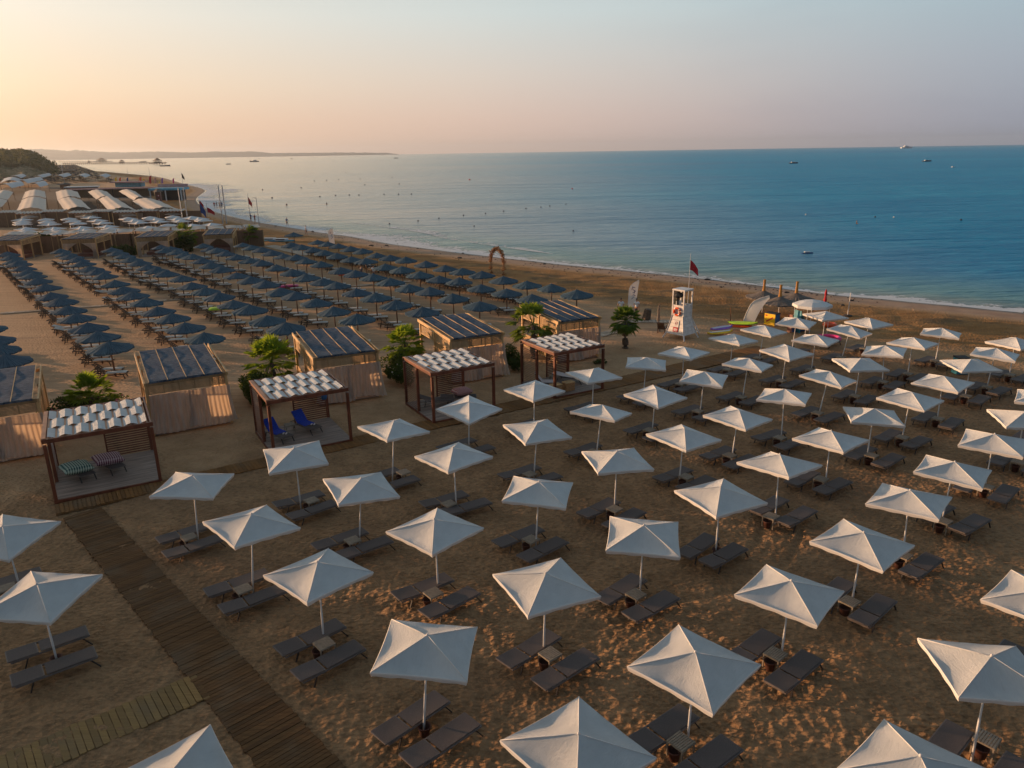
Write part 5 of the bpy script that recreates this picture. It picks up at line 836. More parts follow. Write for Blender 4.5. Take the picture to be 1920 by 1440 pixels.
fl = ['far open hut cut off at the left edge, with gathered curtains', 'far open hut with gathered curtains, second from the left', 'far open hut with gathered curtains, third from the left', 'far open hut with a straight curtain, nearest the sea']
for k, (cx, cy, yaw, w, d, H) in enumerate(D['SF']): hut(fl[k], cx, cy, yaw, w, d, H, 'far', 20 + k, 'open huts beyond the navy parasols')
# ------------------------------------------------------------------ plants
def fan_palm(label, x, y, h, cr, n, seed, mt='palm_leaf', trunk=True, group=None, name='fan_palm'):
    rr2 = random.Random(seed); o = thing(name, label, 'palm tree' if trunk else 'plant', (x, y, 0), 0, group)
    if trunk:
        mb = MB(); k = 10; mb.tube([(.03 * math.sin(i), .02 * i / k, -.2 + (h + .2) * i / k) for i in range(k + 1)], [.24 - .08 * i / k + .02 * (i % 2) for i in range(k + 1)], 9); part('trunk', mb, 'bark', o)
    mb = MB()
    for i in range(n):
        az_ = rr2.uniform(0, 6.283); el_ = math.radians(rr2.uniform(-35, 85)) if i % 4 else math.radians(rr2.uniform(-60, -10)); L_ = cr * rr2.uniform(.45, .62)
        d = Vector((math.cos(az_) * math.cos(el_), math.sin(az_) * math.cos(el_), math.sin(el_))); base = Vector((0, 0, h)); mid = base + d * L_ * .6; tip = mid + d * L_ * .5 + Vector((0, 0, -.12 * L_ * max(0, math.cos(el_))))
        mb.tube([base, mid, tip], [.018, .012, .008], 4, False); q = d.to_track_quat('X', 'Z'); nl = 17; fl = cr * rr2.uniform(.45, .62)
        for j in range(nl):
            a = math.radians(-95 + 190 * j / (nl - 1)); lv = Vector((math.cos(a), math.sin(a), .18 * abs(math.sin(a * 1.0)))); l_ = fl * (1 - .25 * abs(a) / 1.7) * rr2.uniform(.85, 1.08); dirv = (q @ lv).normalized(); wv_ = (q @ Vector((-math.sin(a), math.cos(a), 0))) * fl * .055
            p1 = tip + dirv * l_ * .55 + Vector((0, 0, -.03 * l_)); p2 = tip + dirv * l_ + Vector((0, 0, -.35 * l_ * rr2.uniform(.3, 1)))
            mb.add([tuple(tip), tuple(p1 - wv_), tuple(p2), tuple(p1 + wv_)], [(0, 1, 2), (0, 2, 3)])
    part('crown', mb, mt, o)
    if trunk:
        mb = MB()
        for i in range(16):
            az_ = rr2.uniform(0, 6.283); p0 = Vector((math.cos(az_) * .12, math.sin(az_) * .12, h - .05)); p1 = p0 + Vector((math.cos(az_) * .28, math.sin(az_) * .28, -.25)); p2 = p1 + Vector((math.cos(az_) * .1, math.sin(az_) * .1, -.4 * rr2.random() - .1)); wv_ = Vector((-math.sin(az_), math.cos(az_), 0)) * .07
            mb.add([tuple(p0), tuple(p1 - wv_), tuple(p2), tuple(p1 + wv_)], [(0, 1, 2), (0, 2, 3)])
        part('dead_fronds', mb, 'straw', o)
    return o
def hedge(label, pts, n, ls, seed, flowers=None, mt='hedge_leaf', name='hedge', cat='hedge', group=None):
    """pts: list of (x,y,z,rx,ry,rz) clumps"""
    rr2 = random.Random(seed); cx, cy = pts[0][:2]; o = thing(name, label, cat, (cx, cy, 0), 0, group); mb = MB(); fb = {}; tot = sum(p[3] * p[4] + p[3] * p[5] for p in pts)
    for p in pts:
        k = int(n * (p[3] * p[4] + p[3] * p[5]) / tot)
        subs = [(rr2.gauss(0, .5), rr2.gauss(0, .5), rr2.gauss(0, .5)) for _ in range(14)]
        for i in range(k):
            sb = rr2.choice(subs); v = Vector((rr2.gauss(0, 1), rr2.gauss(0, 1), rr2.gauss(0, 1))).normalized() * rr2.uniform(.25, .55)
            q = Vector(sb) * .85 + v
            if q.length > 1.08: q = q.normalized() * rr2.uniform(.85, 1.1)
            c = Vector((p[0] - cx + q.x * p[3], p[1] - cy + q.y * p[4], max(.05, p[2] + q.z * p[5]))); s = ls * rr2.uniform(.5, 1.3)
            a = Vector((rr2.gauss(0, 1), rr2.gauss(0, 1), rr2.gauss(0, .7))).normalized(); b = a.cross(Vector((rr2.gauss(0, 1), rr2.gauss(0, 1), rr2.gauss(0, 1)))).normalized()
            mb.add([tuple(c - a * s), tuple(c + b * s * .38), tuple(c + a * s), tuple(c - b * s * .38)], [(0, 1, 2, 3)])
            if flowers and rr2.random() < flowers[1] and q.z > .0 and q.length > .6:
                f_ = fb.setdefault(flowers[0], MB()); s *= .55; f_.add([tuple(c + Vector((0, -.03, .04)) - a * s), tuple(c + b * s + Vector((0, -.03, .04))), tuple(c + a * s + Vector((0, -.03, .04))), tuple(c - b * s + Vector((0, -.03, .04)))], [(0, 1, 2, 3)])
    part('foliage', mb, mt, o)
    for k_, f_ in fb.items(): part('blossom', f_, k_, o)
    mb = MB()
    for p in pts:
        for i in range(5): a = rr2.uniform(0, 6.28); mb.tube([(p[0] - cx, p[1] - cy, 0), (p[0] - cx + math.cos(a) * p[3] * .4, p[1] - cy + math.sin(a) * p[4] * .4, p[2] + p[5] * .2)], [.03, .015], 5)
    part('stems', mb, 'bark', o); return o
V_ = D['VEG']
fan_palm('fan palm with a bare trunk standing on the open sand', *V_['palm1'], 2.0, 1.12, 60, 1, group='palms round the huts')
fan_palm('fan palm with broad green leaves behind the last pergola', *V_['palm2'], 2.3, 1.75, 34, 2, group='palms round the huts')
fan_palm('lime green palm tuft between the third and fourth huts', *V_['palm3'], 1.9, 1.35, 60, 3, 'palm_lime', group='palms round the huts')
fan_palm('yellow green palm behind the second pergola', *V_['palm4'], 1.75, 1.7, 60, 4, 'palm_lime', group='palms round the huts')
fan_palm('yellow green palm rising from the oleander hedge', *V_['palm5'], 1.5, 1.35, 60, 5, 'palm_lime', group='palms round the huts')
fan_palm('far fan palm between two open huts', *V_['palm6'], 2.4, 1.9, 46, 6, group='palms between the far huts'); fan_palm('far fan palm before the dark reed wall, nearest the sea', *V_['palm7'], 1.9, 1.5, 40, 7, group='palms between the far huts')
for lb, pts, n, ls, sd_, fl_ in V_['hedges']: hedge(lb, pts, n, ls, sd_, fl_)

# unseen trees added just left of the view, sized to shade the near sand
rt2_ = random.Random(77)
for k, (x, y, r_, h_) in enumerate(D['SHADE']):
    hedge('rounded tree of the land side row, %s from the near end' % ORD[k], [[x, y, h_ - r_ * .75, r_, r_ * .95, r_ * .85], [x + .8, y + .9, h_ - r_ * .95, r_ * .7, r_ * .7, r_ * .7]], 2600, .22, 40 + k, None, 'hedge_leaf', 'beach_tree', 'tree', 'trees along the land side of the beach')
# ------------------------------------------------------------------ people
def skin_mesh(name, pts, edges, mt, sub=1):
    me = bpy.data.meshes.new(name); me.from_pydata([p[:3] for p in pts], edges, []); me.materials.append(M[mt]); o = bpy.data.objects.new(name, me); C.objects.link(o)
    md = o.modifiers.new('skin', 'SKIN'); sk = me.skin_vertices[0].data
    for i, p in enumerate(pts): r = p[3]; r2 = p[4] if len(p) > 4 else r; sk[i].radius = (r, r2)
    sk[0].use_root = True; md.use_smooth_shade = True
    o.modifiers.new('sub', 'SUBSURF').levels = sub; o.modifiers['sub'].render_levels = sub
    bpy.context.view_layer.update(); dg = bpy.context.evaluated_depsgraph_get(); me2 = bpy.data.meshes.new_from_object(o.evaluated_get(dg)); me2.name = name
    bpy.data.objects.remove(o); return me2
def figure(pose):
    lt, rt2 = pose.get('lf', (0, 0)), pose.get('rf', (0, 0)); la, ra = pose.get('la', ((.24, .02, 1.12), (.26, -.04, .88))), pose.get('ra', ((-.24, .02, 1.12), (-.26, -.04, .88)))
    P = [(0, 0, .95, .145, .10), (0, 0, 1.12, .125, .095), (0, .01, 1.30, .165, .11), (0, .01, 1.42, .13, .085), (0, .0, 1.50, .05, .05), (0, -.015, 1.60, .075, .085), (0, -.005, 1.69, .072, .085), (0, 0, 1.735, .04, .05)]
    E = [(0, 1), (1, 2), (2, 3), (3, 4), (4, 5), (5, 6), (6, 7)]
    def add(ch, root):
        k = root
        for p in ch: P.append(p); E.append((k, len(P) - 1)); k = len(P) - 1
    for sg, arm in ((1, la), (-1, ra)):
        (ex, ey, ez), (hx, hy, hz) = arm; add([(sg * .185, .01, 1.40, .055), (ex, ey, ez, .038), (hx, hy, hz, .027), (hx + .004 * sg, hy - .03, hz - .08, .032, .018), (hx, hy - .05, hz - .15, .014, .01)], 3)
    for sg, (fy, bend) in ((1, lt), (-1, rt2)): add([(sg * .09, 0, .86, .085), (sg * .10, fy * .5 - bend, .48, .055), (sg * .10, fy, .10, .036), (sg * .11, fy - .05, .04, .035, .03), (sg * .12, fy - .17, .025, .032, .02)], 0)
    body = skin_mesh('body', P, E, 'skin', 2)
    (ex, ey, ez), _ = la; (fx, fy_, fz), _ = ra
    S = [(0, 0, .98, .155, .115), (0, 0, 1.14, .145, .115), (0, .01, 1.30, .18, .125), (0, .01, 1.43, .12, .09), (.20, .01, 1.40, .07), ((.2 + ex) / 2, ey / 2, (1.4 + ez) / 2, .058), (-.20, .01, 1.40, .07), ((-.2 + fx) / 2, fy_ / 2, (1.4 + fz) / 2, .058)]
    shirt = skin_mesh('shirt', S, [(0, 1), (1, 2), (2, 3), (3, 4), (4, 5), (3, 6), (6, 7)], 'shirt_white', 2)
    T2 = [(0, 0, .97, .15, .11), (0, 0, .88, .15, .11), (.10, lt[0] * .3 - lt[1] * .6, .62, .085), (-.10, rt2[0] * .3 - rt2[1] * .6, .62, .085)]
    shorts = skin_mesh('shorts', T2, [(0, 1), (1, 2), (1, 3)], 'shorts_dark', 2)
    hair = skin_mesh('hair', [(0, .02, 1.64, .08, .085), (0, .02, 1.71, .085, .095), (0, .02, 1.755, .05, .06)], [(0, 1), (1, 2)], 'hair', 2)
    return body, shirt, shorts, hair
def face(parent):
    mb = MB(); mb.lathe([(0, .0), (.012, .004), (.01, .012), (0, .016)], 6, (.028, -.088, 1.64)); mb.lathe([(0, .0), (.012, .004), (.01, .012), (0, .016)], 6, (-.028, -.088, 1.64)); mb.box((0, -.088, 1.575), (.04, .01, .008)); part('eyes_and_mouth', mb, 'hair', parent)
    mb = MB(); mb.tube([(0, -.085, 1.645), (0, -.112, 1.605)], [.008, .015], 5); mb.box((.08, -.0, 1.625), (.014, .035, .055)); mb.box((-.08, 0, 1.625), (.014, .035, .055)); part('nose_and_ears', mb, 'skin', parent)
poses = [dict(lf=(.10, 0), rf=(-.10, .02), la=((.27, .05, 1.13), (.25, -.12, .95))), dict(lf=(-.22, .05), rf=(.24, .04), la=((.30, -.10, 1.16), (.32, -.30, 1.0)), ra=((-.28, .14, 1.15), (-.30, .05, .93))), dict(lf=(0, 0), rf=(.03, 0), la=((.27, -.1, 1.15), (.10, -.26, 1.12)), ra=((-.27, -.1, 1.15), (-.10, -.26, 1.12)))]
figs = [figure(p) for p in poses]
for m_ in ('shirt_blue', 'shirt_grey', 'shirt_red'): simple(m_, {'shirt_blue': (.04, .12, .28), 'shirt_grey': (.10, .10, .11), 'shirt_red': (.35, .04, .04)}[m_], .85, .1, 8, bump=.1)
def person(label, x, y, rz, pose, shirt=None, sc=1., z=0., group=None, loc_tilt=0.):
    o = thing('person', label, 'person', (x, y, z), rz, group); b, s, sh_, hr = figs[pose]
    part('body', b, None, o)
    if shirt:
        s = s.copy(); s.materials.clear(); s.materials.append(M[shirt])
    part('shirt', s, None, o); part('shorts', sh_, None, o); part('hair', hr, None, o); face(o); o.scale = (sc,) * 3; return o
for lb, x, y, rz, po_, sh_ in D['PEOPLE']: person(lb, x, y, rz, po_, sh_)

# ------------------------------------------------------------------ lifeguard tower
tw = D['TOWER']; o = thing('lifeguard_tower', 'white wooden lifeguard tower with a lifebuoy and a red sign', 'lifeguard tower', (*tw['c'], 0), tw['yaw']); wB, dB, wT, dT = tw['w'], tw['d'], .98, .98
zb, zm, zt, ztop = .36, 1.72, 2.50, 3.66
def lerpq(z):
    if z < zm: k = (zm - z) / (zm - zb); k = k ** 1.25 if k > 0 else 0; return wT + (wB - wT) * k, dT + (dB - dT) * k
    return wT, dT
for a in (-1, 1):
    for b in (-1, 1):
        mb = MB(); zs = [0, zb, .8, 1.25, zm]; pts_ = [(a * lerpq(max(z, 0))[0] / 2 * (1.0 if z else 1.06), b * lerpq(max(z, 0))[1] / 2 * (1.0 if z else 1.06), z) for z in zs]
        for p, q in zip(pts_[:-1], pts_[1:]): mb.beam(p, q, .10, .10)
        part('leg', mb, 'white_paint', o); mb = MB(); mb.box((a * wT / 2, b * dT / 2, (zm + ztop) / 2), (.09, .09, ztop - zm)); part('post', mb, 'white_paint', o)
def wall(side, z0, z1, mbs):
    mb = MB(); nz = 8
    for k in range(nz):
        za, zc = z0 + (z1 - z0) * k / nz, z0 + (z1 - z0) * (k + .94) / nz; (wa, da), (wc, dc) = lerpq(za), lerpq(zc)
        if side == 'l': v = [(-wa / 2, -da / 2, za), (-wa / 2, da / 2, za), (-wc / 2, dc / 2, zc), (-wc / 2, -dc / 2, zc)]
        elif side == 'r': v = [(wa / 2, -da / 2, za), (wa / 2, da / 2, za), (wc / 2, dc / 2, zc), (wc / 2, -dc / 2, zc)]
        elif side == 'f': v = [(-wa / 2, -da / 2, za), (wa / 2, -da / 2, za), (wc / 2, -dc / 2, zc), (-wc / 2, -dc / 2, zc)]
        else: v = [(-wa / 2, da / 2, za), (wa / 2, da / 2, za), (wc / 2, dc / 2, zc), (-wc / 2, dc / 2, zc)]
        o3 = {'l': (-.02, 0, 0), 'r': (.02, 0, 0), 'f': (0, -.02, 0), 'b': (0, .02, 0)}[side]; v2 = [tuple(Vector(p) + Vector(o3)) for p in v]; mb.add(v + v2, [(0, 1, 2, 3), (4, 5, 6, 7), (0, 1, 5, 4), (1, 2, 6, 5), (2, 3, 7, 6), (3, 0, 4, 7)])
    return mb
for sd_ in 'lfrb': part('clad_wall', wall(sd_, zb, zt - .02, None), 'white_paint', o)
mb = MB(); mb.box((0, 0, zm + .05), (wT, dT, .05)); part('platform', mb, 'white_paint', o)
mb = MB(); mb.box((0, 0, ztop), (wT + .14, dT + .14, .10)); part('roof', mb, 'white_paint', o)
mb = MB()
for a, b in (((-wT / 2, -dT / 2), (wT / 2, -dT / 2)), ((-wT / 2, -dT / 2), (-wT / 2, dT / 2)), ((wT / 2, -dT / 2), (wT / 2, dT / 2))): mb.beam((*a, zt), (*b, zt), .09, .07)
part('rail', mb, 'white_paint', o)
mb = MB(); mb.box((0, .1, zm + .45), (.6, .5, .06)); mb.box((0, .33, zm + .75), (.6, .05, .6)); part('seat', mb, 'white_paint', o)
st_ = MB()
for s in (-1, 1): st_.beam((s * .32, dB / 2 + 1.15, .02), (s * .32, dT / 2, zm + .1), .05, .10)
for k in range(6): t_ = (k + .6) / 6.6; st_.box((0, dB / 2 + 1.15 - (dB / 2 + 1.15 - dT / 2) * t_, .02 + (zm + .08) * t_), (.62, .16, .035))
ste = part('steps', st_, 'white_paint', o); ste.rotation_euler = (0, 0, R(-90))
mb = MB(); n_ = 20; mb.tube([(0, math.cos(a) * .27, math.sin(a) * .27) for a in [2 * math.pi * k / n_ for k in range(n_ + 1)]], .075, 8, False); lb_ = obj('lifebuoy', mb.mesh('lifebuoy', 'orange_plastic', True)); X_ = Matrix.Translation((*tw['c'], 0)) @ Matrix.Rotation(tw['yaw'], 4, 'Z')
lb_.matrix_world = X_ @ Matrix.Translation((-wT / 2 - .11, .0, 2.06)); tag(lb_, 'orange lifebuoy hanging on the lifeguard tower', 'lifebuoy')
for k in range(4):
    a = math.pi / 4 + k * math.pi / 2; mb = MB(); mb.tube([(0, math.cos(a + s) * .27, math.sin(a + s) * .27) for s in (-.14, 0, .14)], .08, 8); part('band', mb, 'white_metal', lb_)
sg = thing('warning_sign', 'white warning sign with a red lower half on the tower', 'sign', (0, 0, 0)); k1 = ((lerpq(.6)[0] - lerpq(1.35)[0]) / 2) / .75
sg.matrix_world = X_ @ Matrix.Translation((-lerpq(1.0)[0] / 2 - .06, -.02, .98)) @ Matrix.Rotation(math.atan(k1), 4, 'Y')
mb = MB(); mb.box((0, 0, .17), (.02, .44, .50)); part('white_board', mb, 'white_metal', sg); mb = MB(); mb.box((0, 0, -.26), (.02, .44, .34)); part('red_board', mb, 'red_cloth', sg)
mb = MB(); mb.tube([(-.014, math.cos(a) * .11, .22 + math.sin(a) * .11) for a in [2 * math.pi * k / 16 for k in range(17)]], .012, 5, False); mb.beam((-.014, -.08, .30), (-.014, .08, .14), .02, .02); mb.lathe([(0, 0), (.025, .01), (0, .05)], 6, (-.014, .0, .0)); part('pictogram', mb, 'red_cloth', sg)
mb = MB(); mb.box((-.014, 0, -.20), (.006, .32, .035)); mb.box((-.014, 0, -.27), (.006, .34, .05)); mb.box((-.014, 0, -.35), (.006, .28, .035)); part('lettering', mb, 'white_metal', sg)
fp = thing('flag_pole', 'thin pole with a red flag beside the lifeguard tower', 'flag', (*tw['flag'], 0)); mb = MB(); mb.tube([(0, 0, 0), (.02, 0, 6.1)], [.03, .015], 6); part('pole', mb, 'white_metal', fp)
def flag_mesh(w, h, mt, droop=.5, seed=0):
    mb = MB(); mb.grid(lambda u, v: (w * u * .75, .07 * math.sin(u * 8 + seed + v * 3) * u, -h * v * (1 - .35 * u) - droop * u ** 1.4), 12, 8); return mb.mesh('flag', mt, True)
f_ = part('flag', flag_mesh(.85, .75, 'red_cloth', .75), None, fp); f_.location = (.02, 0, 5.62)
dp = thing('folded_black_umbrella', 'black folded umbrella strapped to a post of the lifeguard tower', 'umbrella', (0, 0, 0)); dp.matrix_world = X_ @ Matrix.Translation((-wT / 2 + .28, .22, zm + .1)) @ Matrix.Rotation(-.06, 4, 'Y')
mb = MB(); mb.lathe([(.03, .0), (.06, .5), (.07, 1.15), (.10, 1.2), (.34, 1.3), (.42, 1.42), (.30, 1.56), (.12, 1.64), (0, 1.68)], 9, wob=.22, seed=4); part('cloth', mb, 'black_stuff', dp)
ch = thing('wooden_armchair', 'dark low armchair on the sand beside the lifeguard tower', 'chair', (*D['ARMCHAIR'], 0), R(60)); mb = MB(); mb.box((0, 0, .32), (.55, .55, .06)); part('seat', mb, 'wood_bed', ch); mb = MB(); mb.beam((-.26, 0, .3), (-.45, 0, .85), .55, .05); part('backrest', mb, 'wood_bed', ch)
for a in (-1, 1):
    mb = MB(); mb.box((0, a * .28, .52), (.6, .06, .04)); part('armrest', mb, 'wood_bed', ch)
    for b in (-1, 1): mb = MB(); mb.box((b * .25, a * .27, .25), (.05, .05, .52)); part('leg', mb, 'wood_bed', ch)

# ------------------------------------------------------------------ feather flags, water toys, kiosk things by the sea
def feather(label, x, y, rz, h, w, lean, mt, marks=None, base=.5, group=None, hk=1):
    o = thing('feather_flag', label, 'flag', (x, y, 0), rz, group); pts_ = []; n = 10
    for k in range(n + 1): t_ = k / n; pts_.append((w * .95 * max(0, (t_ - .72) / .28) ** 1.7 + lean * t_ * t_ * .6 + lean * .4 * t_, 0, h * (t_ if t_ < .85 else .85 + (t_ - .85) * .8)))
    mb = MB(); mb.tube(pts_, .022, 6); part('pole', mb, 'white_metal', o); mb = MB(); vs = []; fs = []
    for k in range(1, n + 1):
        t_ = k / n; p = pts_[k]; xr = w * (1 - .15 * (1 - t_)) + lean * t_ * t_ * .6 + lean * .4 * t_; xr = max(xr, p[0]); zr = p[2] if k < n else p[2]; yb = .05 * math.sin(k * .9); vs += [(p[0], 0, p[2]), ((p[0] + xr) / 2, yb, zr), (xr, yb * .5, zr - .02 * k)]
    vs = [v for v in vs if v[2] >= 0]
    for k in range(n - 1):
        for s in range(2): q = k * 3 + s; fs.append((q, q + 1, q + 4, q + 3))
    b0 = [(v[0], v[1], max(v[2], base)) for v in vs]; mb.add(b0, fs); part('cloth', mb, mt, o, True)
    if marks:
        mb = MB()
        for (u, z_, l_, a) in marks: xx = pts_[int(z_ / h * n)][0] + w * u; mb.beam((xx, -.035, z_), (xx + l_ * math.cos(a), -.035, z_ + l_ * math.sin(a)), .012, .045)
        part('lettering', mb, 'navy_cloth', o)
    return o
sm = [(.3, 2.0, .35, 1.3), (.35, 2.2, .25, .2), (.45, 2.05, .2, -.8), (.42, 1.75, .3, .5), (.62, 1.7, .3, 1.4), (.4, 1.45, .25, 1.1), (.6, 1.3, .35, 1.6), (.5, 1.5, .2, .1), (.35, 1.2, .18, .9)]
for a in D['FEATHER']: feather(*a[:8], marks=sm if a[8] else None, group=a[9] if len(a) > 9 else None)
def tall_thatch(label, x, y, h, R0):
    o = thing('straw_parasol', label, 'parasol', (x, y, 0), 0, 'tall straw parasols by the sea'); t_ = bpy.data.meshes.new
    me = thatch_mesh(31 + int(x * 7), R0, h, h - .55, 'thatch', 'straw', 1.5); part('thatch', me, None, o); mb = MB(); mb.tube([(0, 0, -.2), (0, 0, h)], .035, 7); part('pole', mb, 'white_metal', o)
    mb = MB(); mb.lathe([(.16, h - .16), (.13, h + .05), (.10, h + .5), (.115, h + .86), (.10, h + .90), (0, h + .88)], 12, wob=.08, seed=3); part('reed_tuft', mb, 'gold_reed', o); return o
for a in D['TALLT']: tall_thatch(*a)
oc = D['OCT']; o = thing('round_parasol', 'big white octagonal parasol over the blue kiosk', 'parasol', (*oc, 0)); mb = MB(); n_ = 8; vs = [(0, 0, 2.62)]; Rr = 1.42
for r_, z_ in ((Rr * .5, 2.52), (Rr, 2.30), (Rr * 1.005, 2.10)):
    for k in range(n_): a = 2 * math.pi * (k + .5) / n_; vs.append((math.cos(a) * r_, math.sin(a) * r_, z_))
fs = [(0, 1 + k, 1 + (k + 1) % n_) for k in range(n_)]
for j in range(2): fs += [(1 + j * n_ + k, 1 + (j + 1) * n_ + k, 1 + (j + 1) * n_ + (k + 1) % n_, 1 + j * n_ + (k + 1) % n_) for k in range(n_)]
mb.add(vs, fs); part('canopy', mb, 'canvas', o); mb = MB(); mb.tube([(0, 0, 0), (0, 0, 2.6)], .035, 8); part('pole', mb, 'white_metal', o)
for k in range(3): a = 2.2 + k * 1.9; mb = MB(); mb.tube([(math.cos(a) * 1.25, math.sin(a) * 1.25, 0), (math.cos(a) * 1.25, math.sin(a) * 1.25, 2.25)], .022, 6); part('strut', mb, 'white_metal', o)
kx, ky = D['KIOSK']; o = thing('blue_kiosk', 'small blue board kiosk under the octagonal parasol', 'kiosk', (kx, ky, 0), R(20)); mb = MB(); mb.box((-.35, 0, .85), (.06, .8, 1.7)); part('board', mb, 'teal_paint', o); mb = MB(); mb.beam((-.3, -.2, 1.5), (.45, -.4, .15), .6, .05); part('slide', mb, 'teal_paint', o); mb = MB(); mb.box((-.9, .15, .7), (.05, .5, 1.4)); part('door_panel', mb, 'brown_rubber', o); mb = MB(); mb.box((0, .25, .25), (1.2, .5, .5)); part('counter', mb, 'navy_cloth', o)
yb_ = D['YBOX']; o = thing('ice_cream_freezer', 'yellow sided ice cream freezer on the sand by the straw parasols', 'freezer', (*yb_[:2], 0), yb_[2])
mb = MB(); mb.box((0, 0, .48), (.60, 1.0, .92)); part('cabinet', mb, 'blue_paint', o); mb = MB(); mb.box((0, 0, .97), (.66, 1.06, .06)); part('lid', mb, 'black_stuff', o); mb = MB(); mb.box((-.315, 0, .48), (.02, .98, .90)); part('yellow_panel', mb, 'yellow_paint', o)
mb = MB(); mb.beam((-.33, .30, .28), (-.33, -.28, .66), .008, .10); mb.box((-.33, .32, .78), (.008, .18, .10)); part('lettering', mb, 'red_cloth', o)
# toys lying on the sand
def board(label, x, y, rz, tilt, L_, w, mt, z=.12, name='paddle_board', stripe=None):
    o = thing(name, label, 'board', (x, y, z), rz, 'inflatable boards on the sand'); mb = MB(); n = 16
    def f(sg): return lambda u, v: ((u - .5) * L_, (v - .5) * w * max(.03, (1 - abs(2 * u - 1) ** 3.2)) , sg * .075 * max(.1, 1 - abs(2 * v - 1) ** 4) + .22 * max(0, abs(2 * u - 1) - .6) ** 1.5)
    mb.grid(f(1), n, 6); mb.grid(f(-1), n, 6); part('hull', mb, mt, o, True)
    if stripe: mb = MB(); mb.grid(lambda u, v: ((u - .5) * L_ * .8, (v - .5) * w * .3, .086 + .22 * max(0, abs(1.6 * u - .8) - .6) ** 1.5), n, 2); part('stripe', mb, stripe, o)
    o.rotation_euler = (tilt, R(-4), rz); return o
for a in D['BOARDS']: board(*a)
for lb, x, y, r_, mt in D['FLOATS']:
    mb = MB(); n_ = 16; mb.tube([(math.cos(a) * r_, math.sin(a) * r_ * .8, .16) for a in [2 * math.pi * k / n_ for k in range(n_ + 1)]], .16, 8, False); o = obj('inflatable_ring', mb.mesh('inflatable_ring', mt, True)); o.location = (x, y, 0); tag(o, lb, 'inflatable')
mb = MB(); mb.tube([(0, 0, 0), (.02, .0, 1.6)], .035, 6); o = obj('paddle', mb.mesh('paddle', 'pole_wood')); o.location = (*D['PADDLE'], 0); o.rotation_euler = (0, R(-4), 0); tag(o, 'brown paddle stuck upright beside the inflatable boards', 'paddle')
o = thing('white_post', 'lone thin white post standing on the beach', 'post', (*D['WPOST'], 0)); mb = MB(); mb.tube([(0, 0, 0), (.06, 0, 1.95)], .035, 8); part('pole', mb, 'white_metal', o); mb = MB(); mb.lathe([(0, .0), (.4, .0), (.3, .08), (0, .10)], 12); part('sand_mound', mb, 'rock_dark', o)
def folded(label, x, y, h, mt, name='folded_parasol'):
    o = thing(name, label, 'parasol', (x, y, 0)); mb = MB(); mb.tube([(0, 0, 0), (0, 0, h)], .03, 6); part('pole', mb, 'pole_wood', o); mb = MB(); mb.lathe([(.10, h * .42), (.13, h * .50), (.07, h * .68), (.10, h * .82), (.05, h * .96), (0, h)], 9, wob=.2, seed=2); part('cloth', mb, mt, o); return o
folded('grey beige folded parasol tied round its pole left of the tower', *D['FOLD1'], 2.2, 'straw'); folded('dark red folded parasol near the waterline', *D['FOLD2'], 1.9, 'red_cloth')
mb = MB(); mb.lathe([(.36, 0), (.33, .3), (.30, .75), (.27, .95), (0, .98)], 12, wob=.15, seed=9); o = obj('tree_stump', mb.mesh('tree_stump', 'bark')); o.location = (*D['STUMP'], 0); o.rotation_euler = (.1, .12, 0); tag(o, 'short dark tree stump on the sand by the palm', 'stump')
for lb, a, b, w_ in D['PLATES']: boardwalk('sand_path', a, b, w_, w_, .3, 'plank_pale', lb, 'path', z=.05)
# flower arch
ar = D['ARCH']; o = thing('flower_arch', 'round arch wound with dry flowers near the waterline', 'arch', (*ar[:2], 0), ar[2]); pts_ = []; n_ = 22
for k in range(n_ + 1): a = -.35 + (math.pi + .7) * k / n_; pts_.append((math.cos(a) * 1.05, 0, 1.42 + math.sin(a) * 1.5 if math.sin(a) > 0 else 1.42 + math.sin(a) * 4.1))
pts_ = [(p[0], p[1], max(0, p[2])) for p in pts_]; mb = MB(); mb.tube(pts_, .04, 6); part('hoop', mb, 'pole_wood', o); rr2 = random.Random(8); mb = MB()
for p in pts_:
    for i in range(46):
        c = Vector(p) + Vector((rr2.gauss(0, .12), rr2.gauss(0, .12), rr2.gauss(0, .13))); c.z = max(.02, c.z); a = Vector((rr2.gauss(0, 1), rr2.gauss(0, 1), rr2.gauss(0, 1))).normalized() * .10; b = a.cross(Vector((rr2.gauss(0, 1), rr2.gauss(0, 1), rr2.gauss(0, 1)))).normalized() * .05; mb.add([tuple(c - a), tuple(c + b), tuple(c + a), tuple(c - b)], [(0, 1, 2, 3)])
part('dry_flowers', mb, 'dry_flowers', o)
# towels and floats among the navy parasols
for lb, x, y, mt, sx_, sy_ in D['CLOTHS']:
    me = pillow_mesh('pool_float', mt, sx_, sy_, .12); o = obj('pool_float', me); o.location = (x, y, .5); o.rotation_euler = (0, 0, .3); tag(o, lb, 'pool float')
bl = D['BIN']; o = thing('recycling_bin', 'blue bin behind the parasols at the right edge of the beach', 'bin', (*bl, 0)); mb = MB(); mb.box((0, 0, .5), (.7, .6, 1.0)); part('body', mb, 'teal_paint', o); mb = MB(); mb.box((0, 0, 1.03), (.76, .66, .07)); part('lid', mb, 'black_stuff', o)
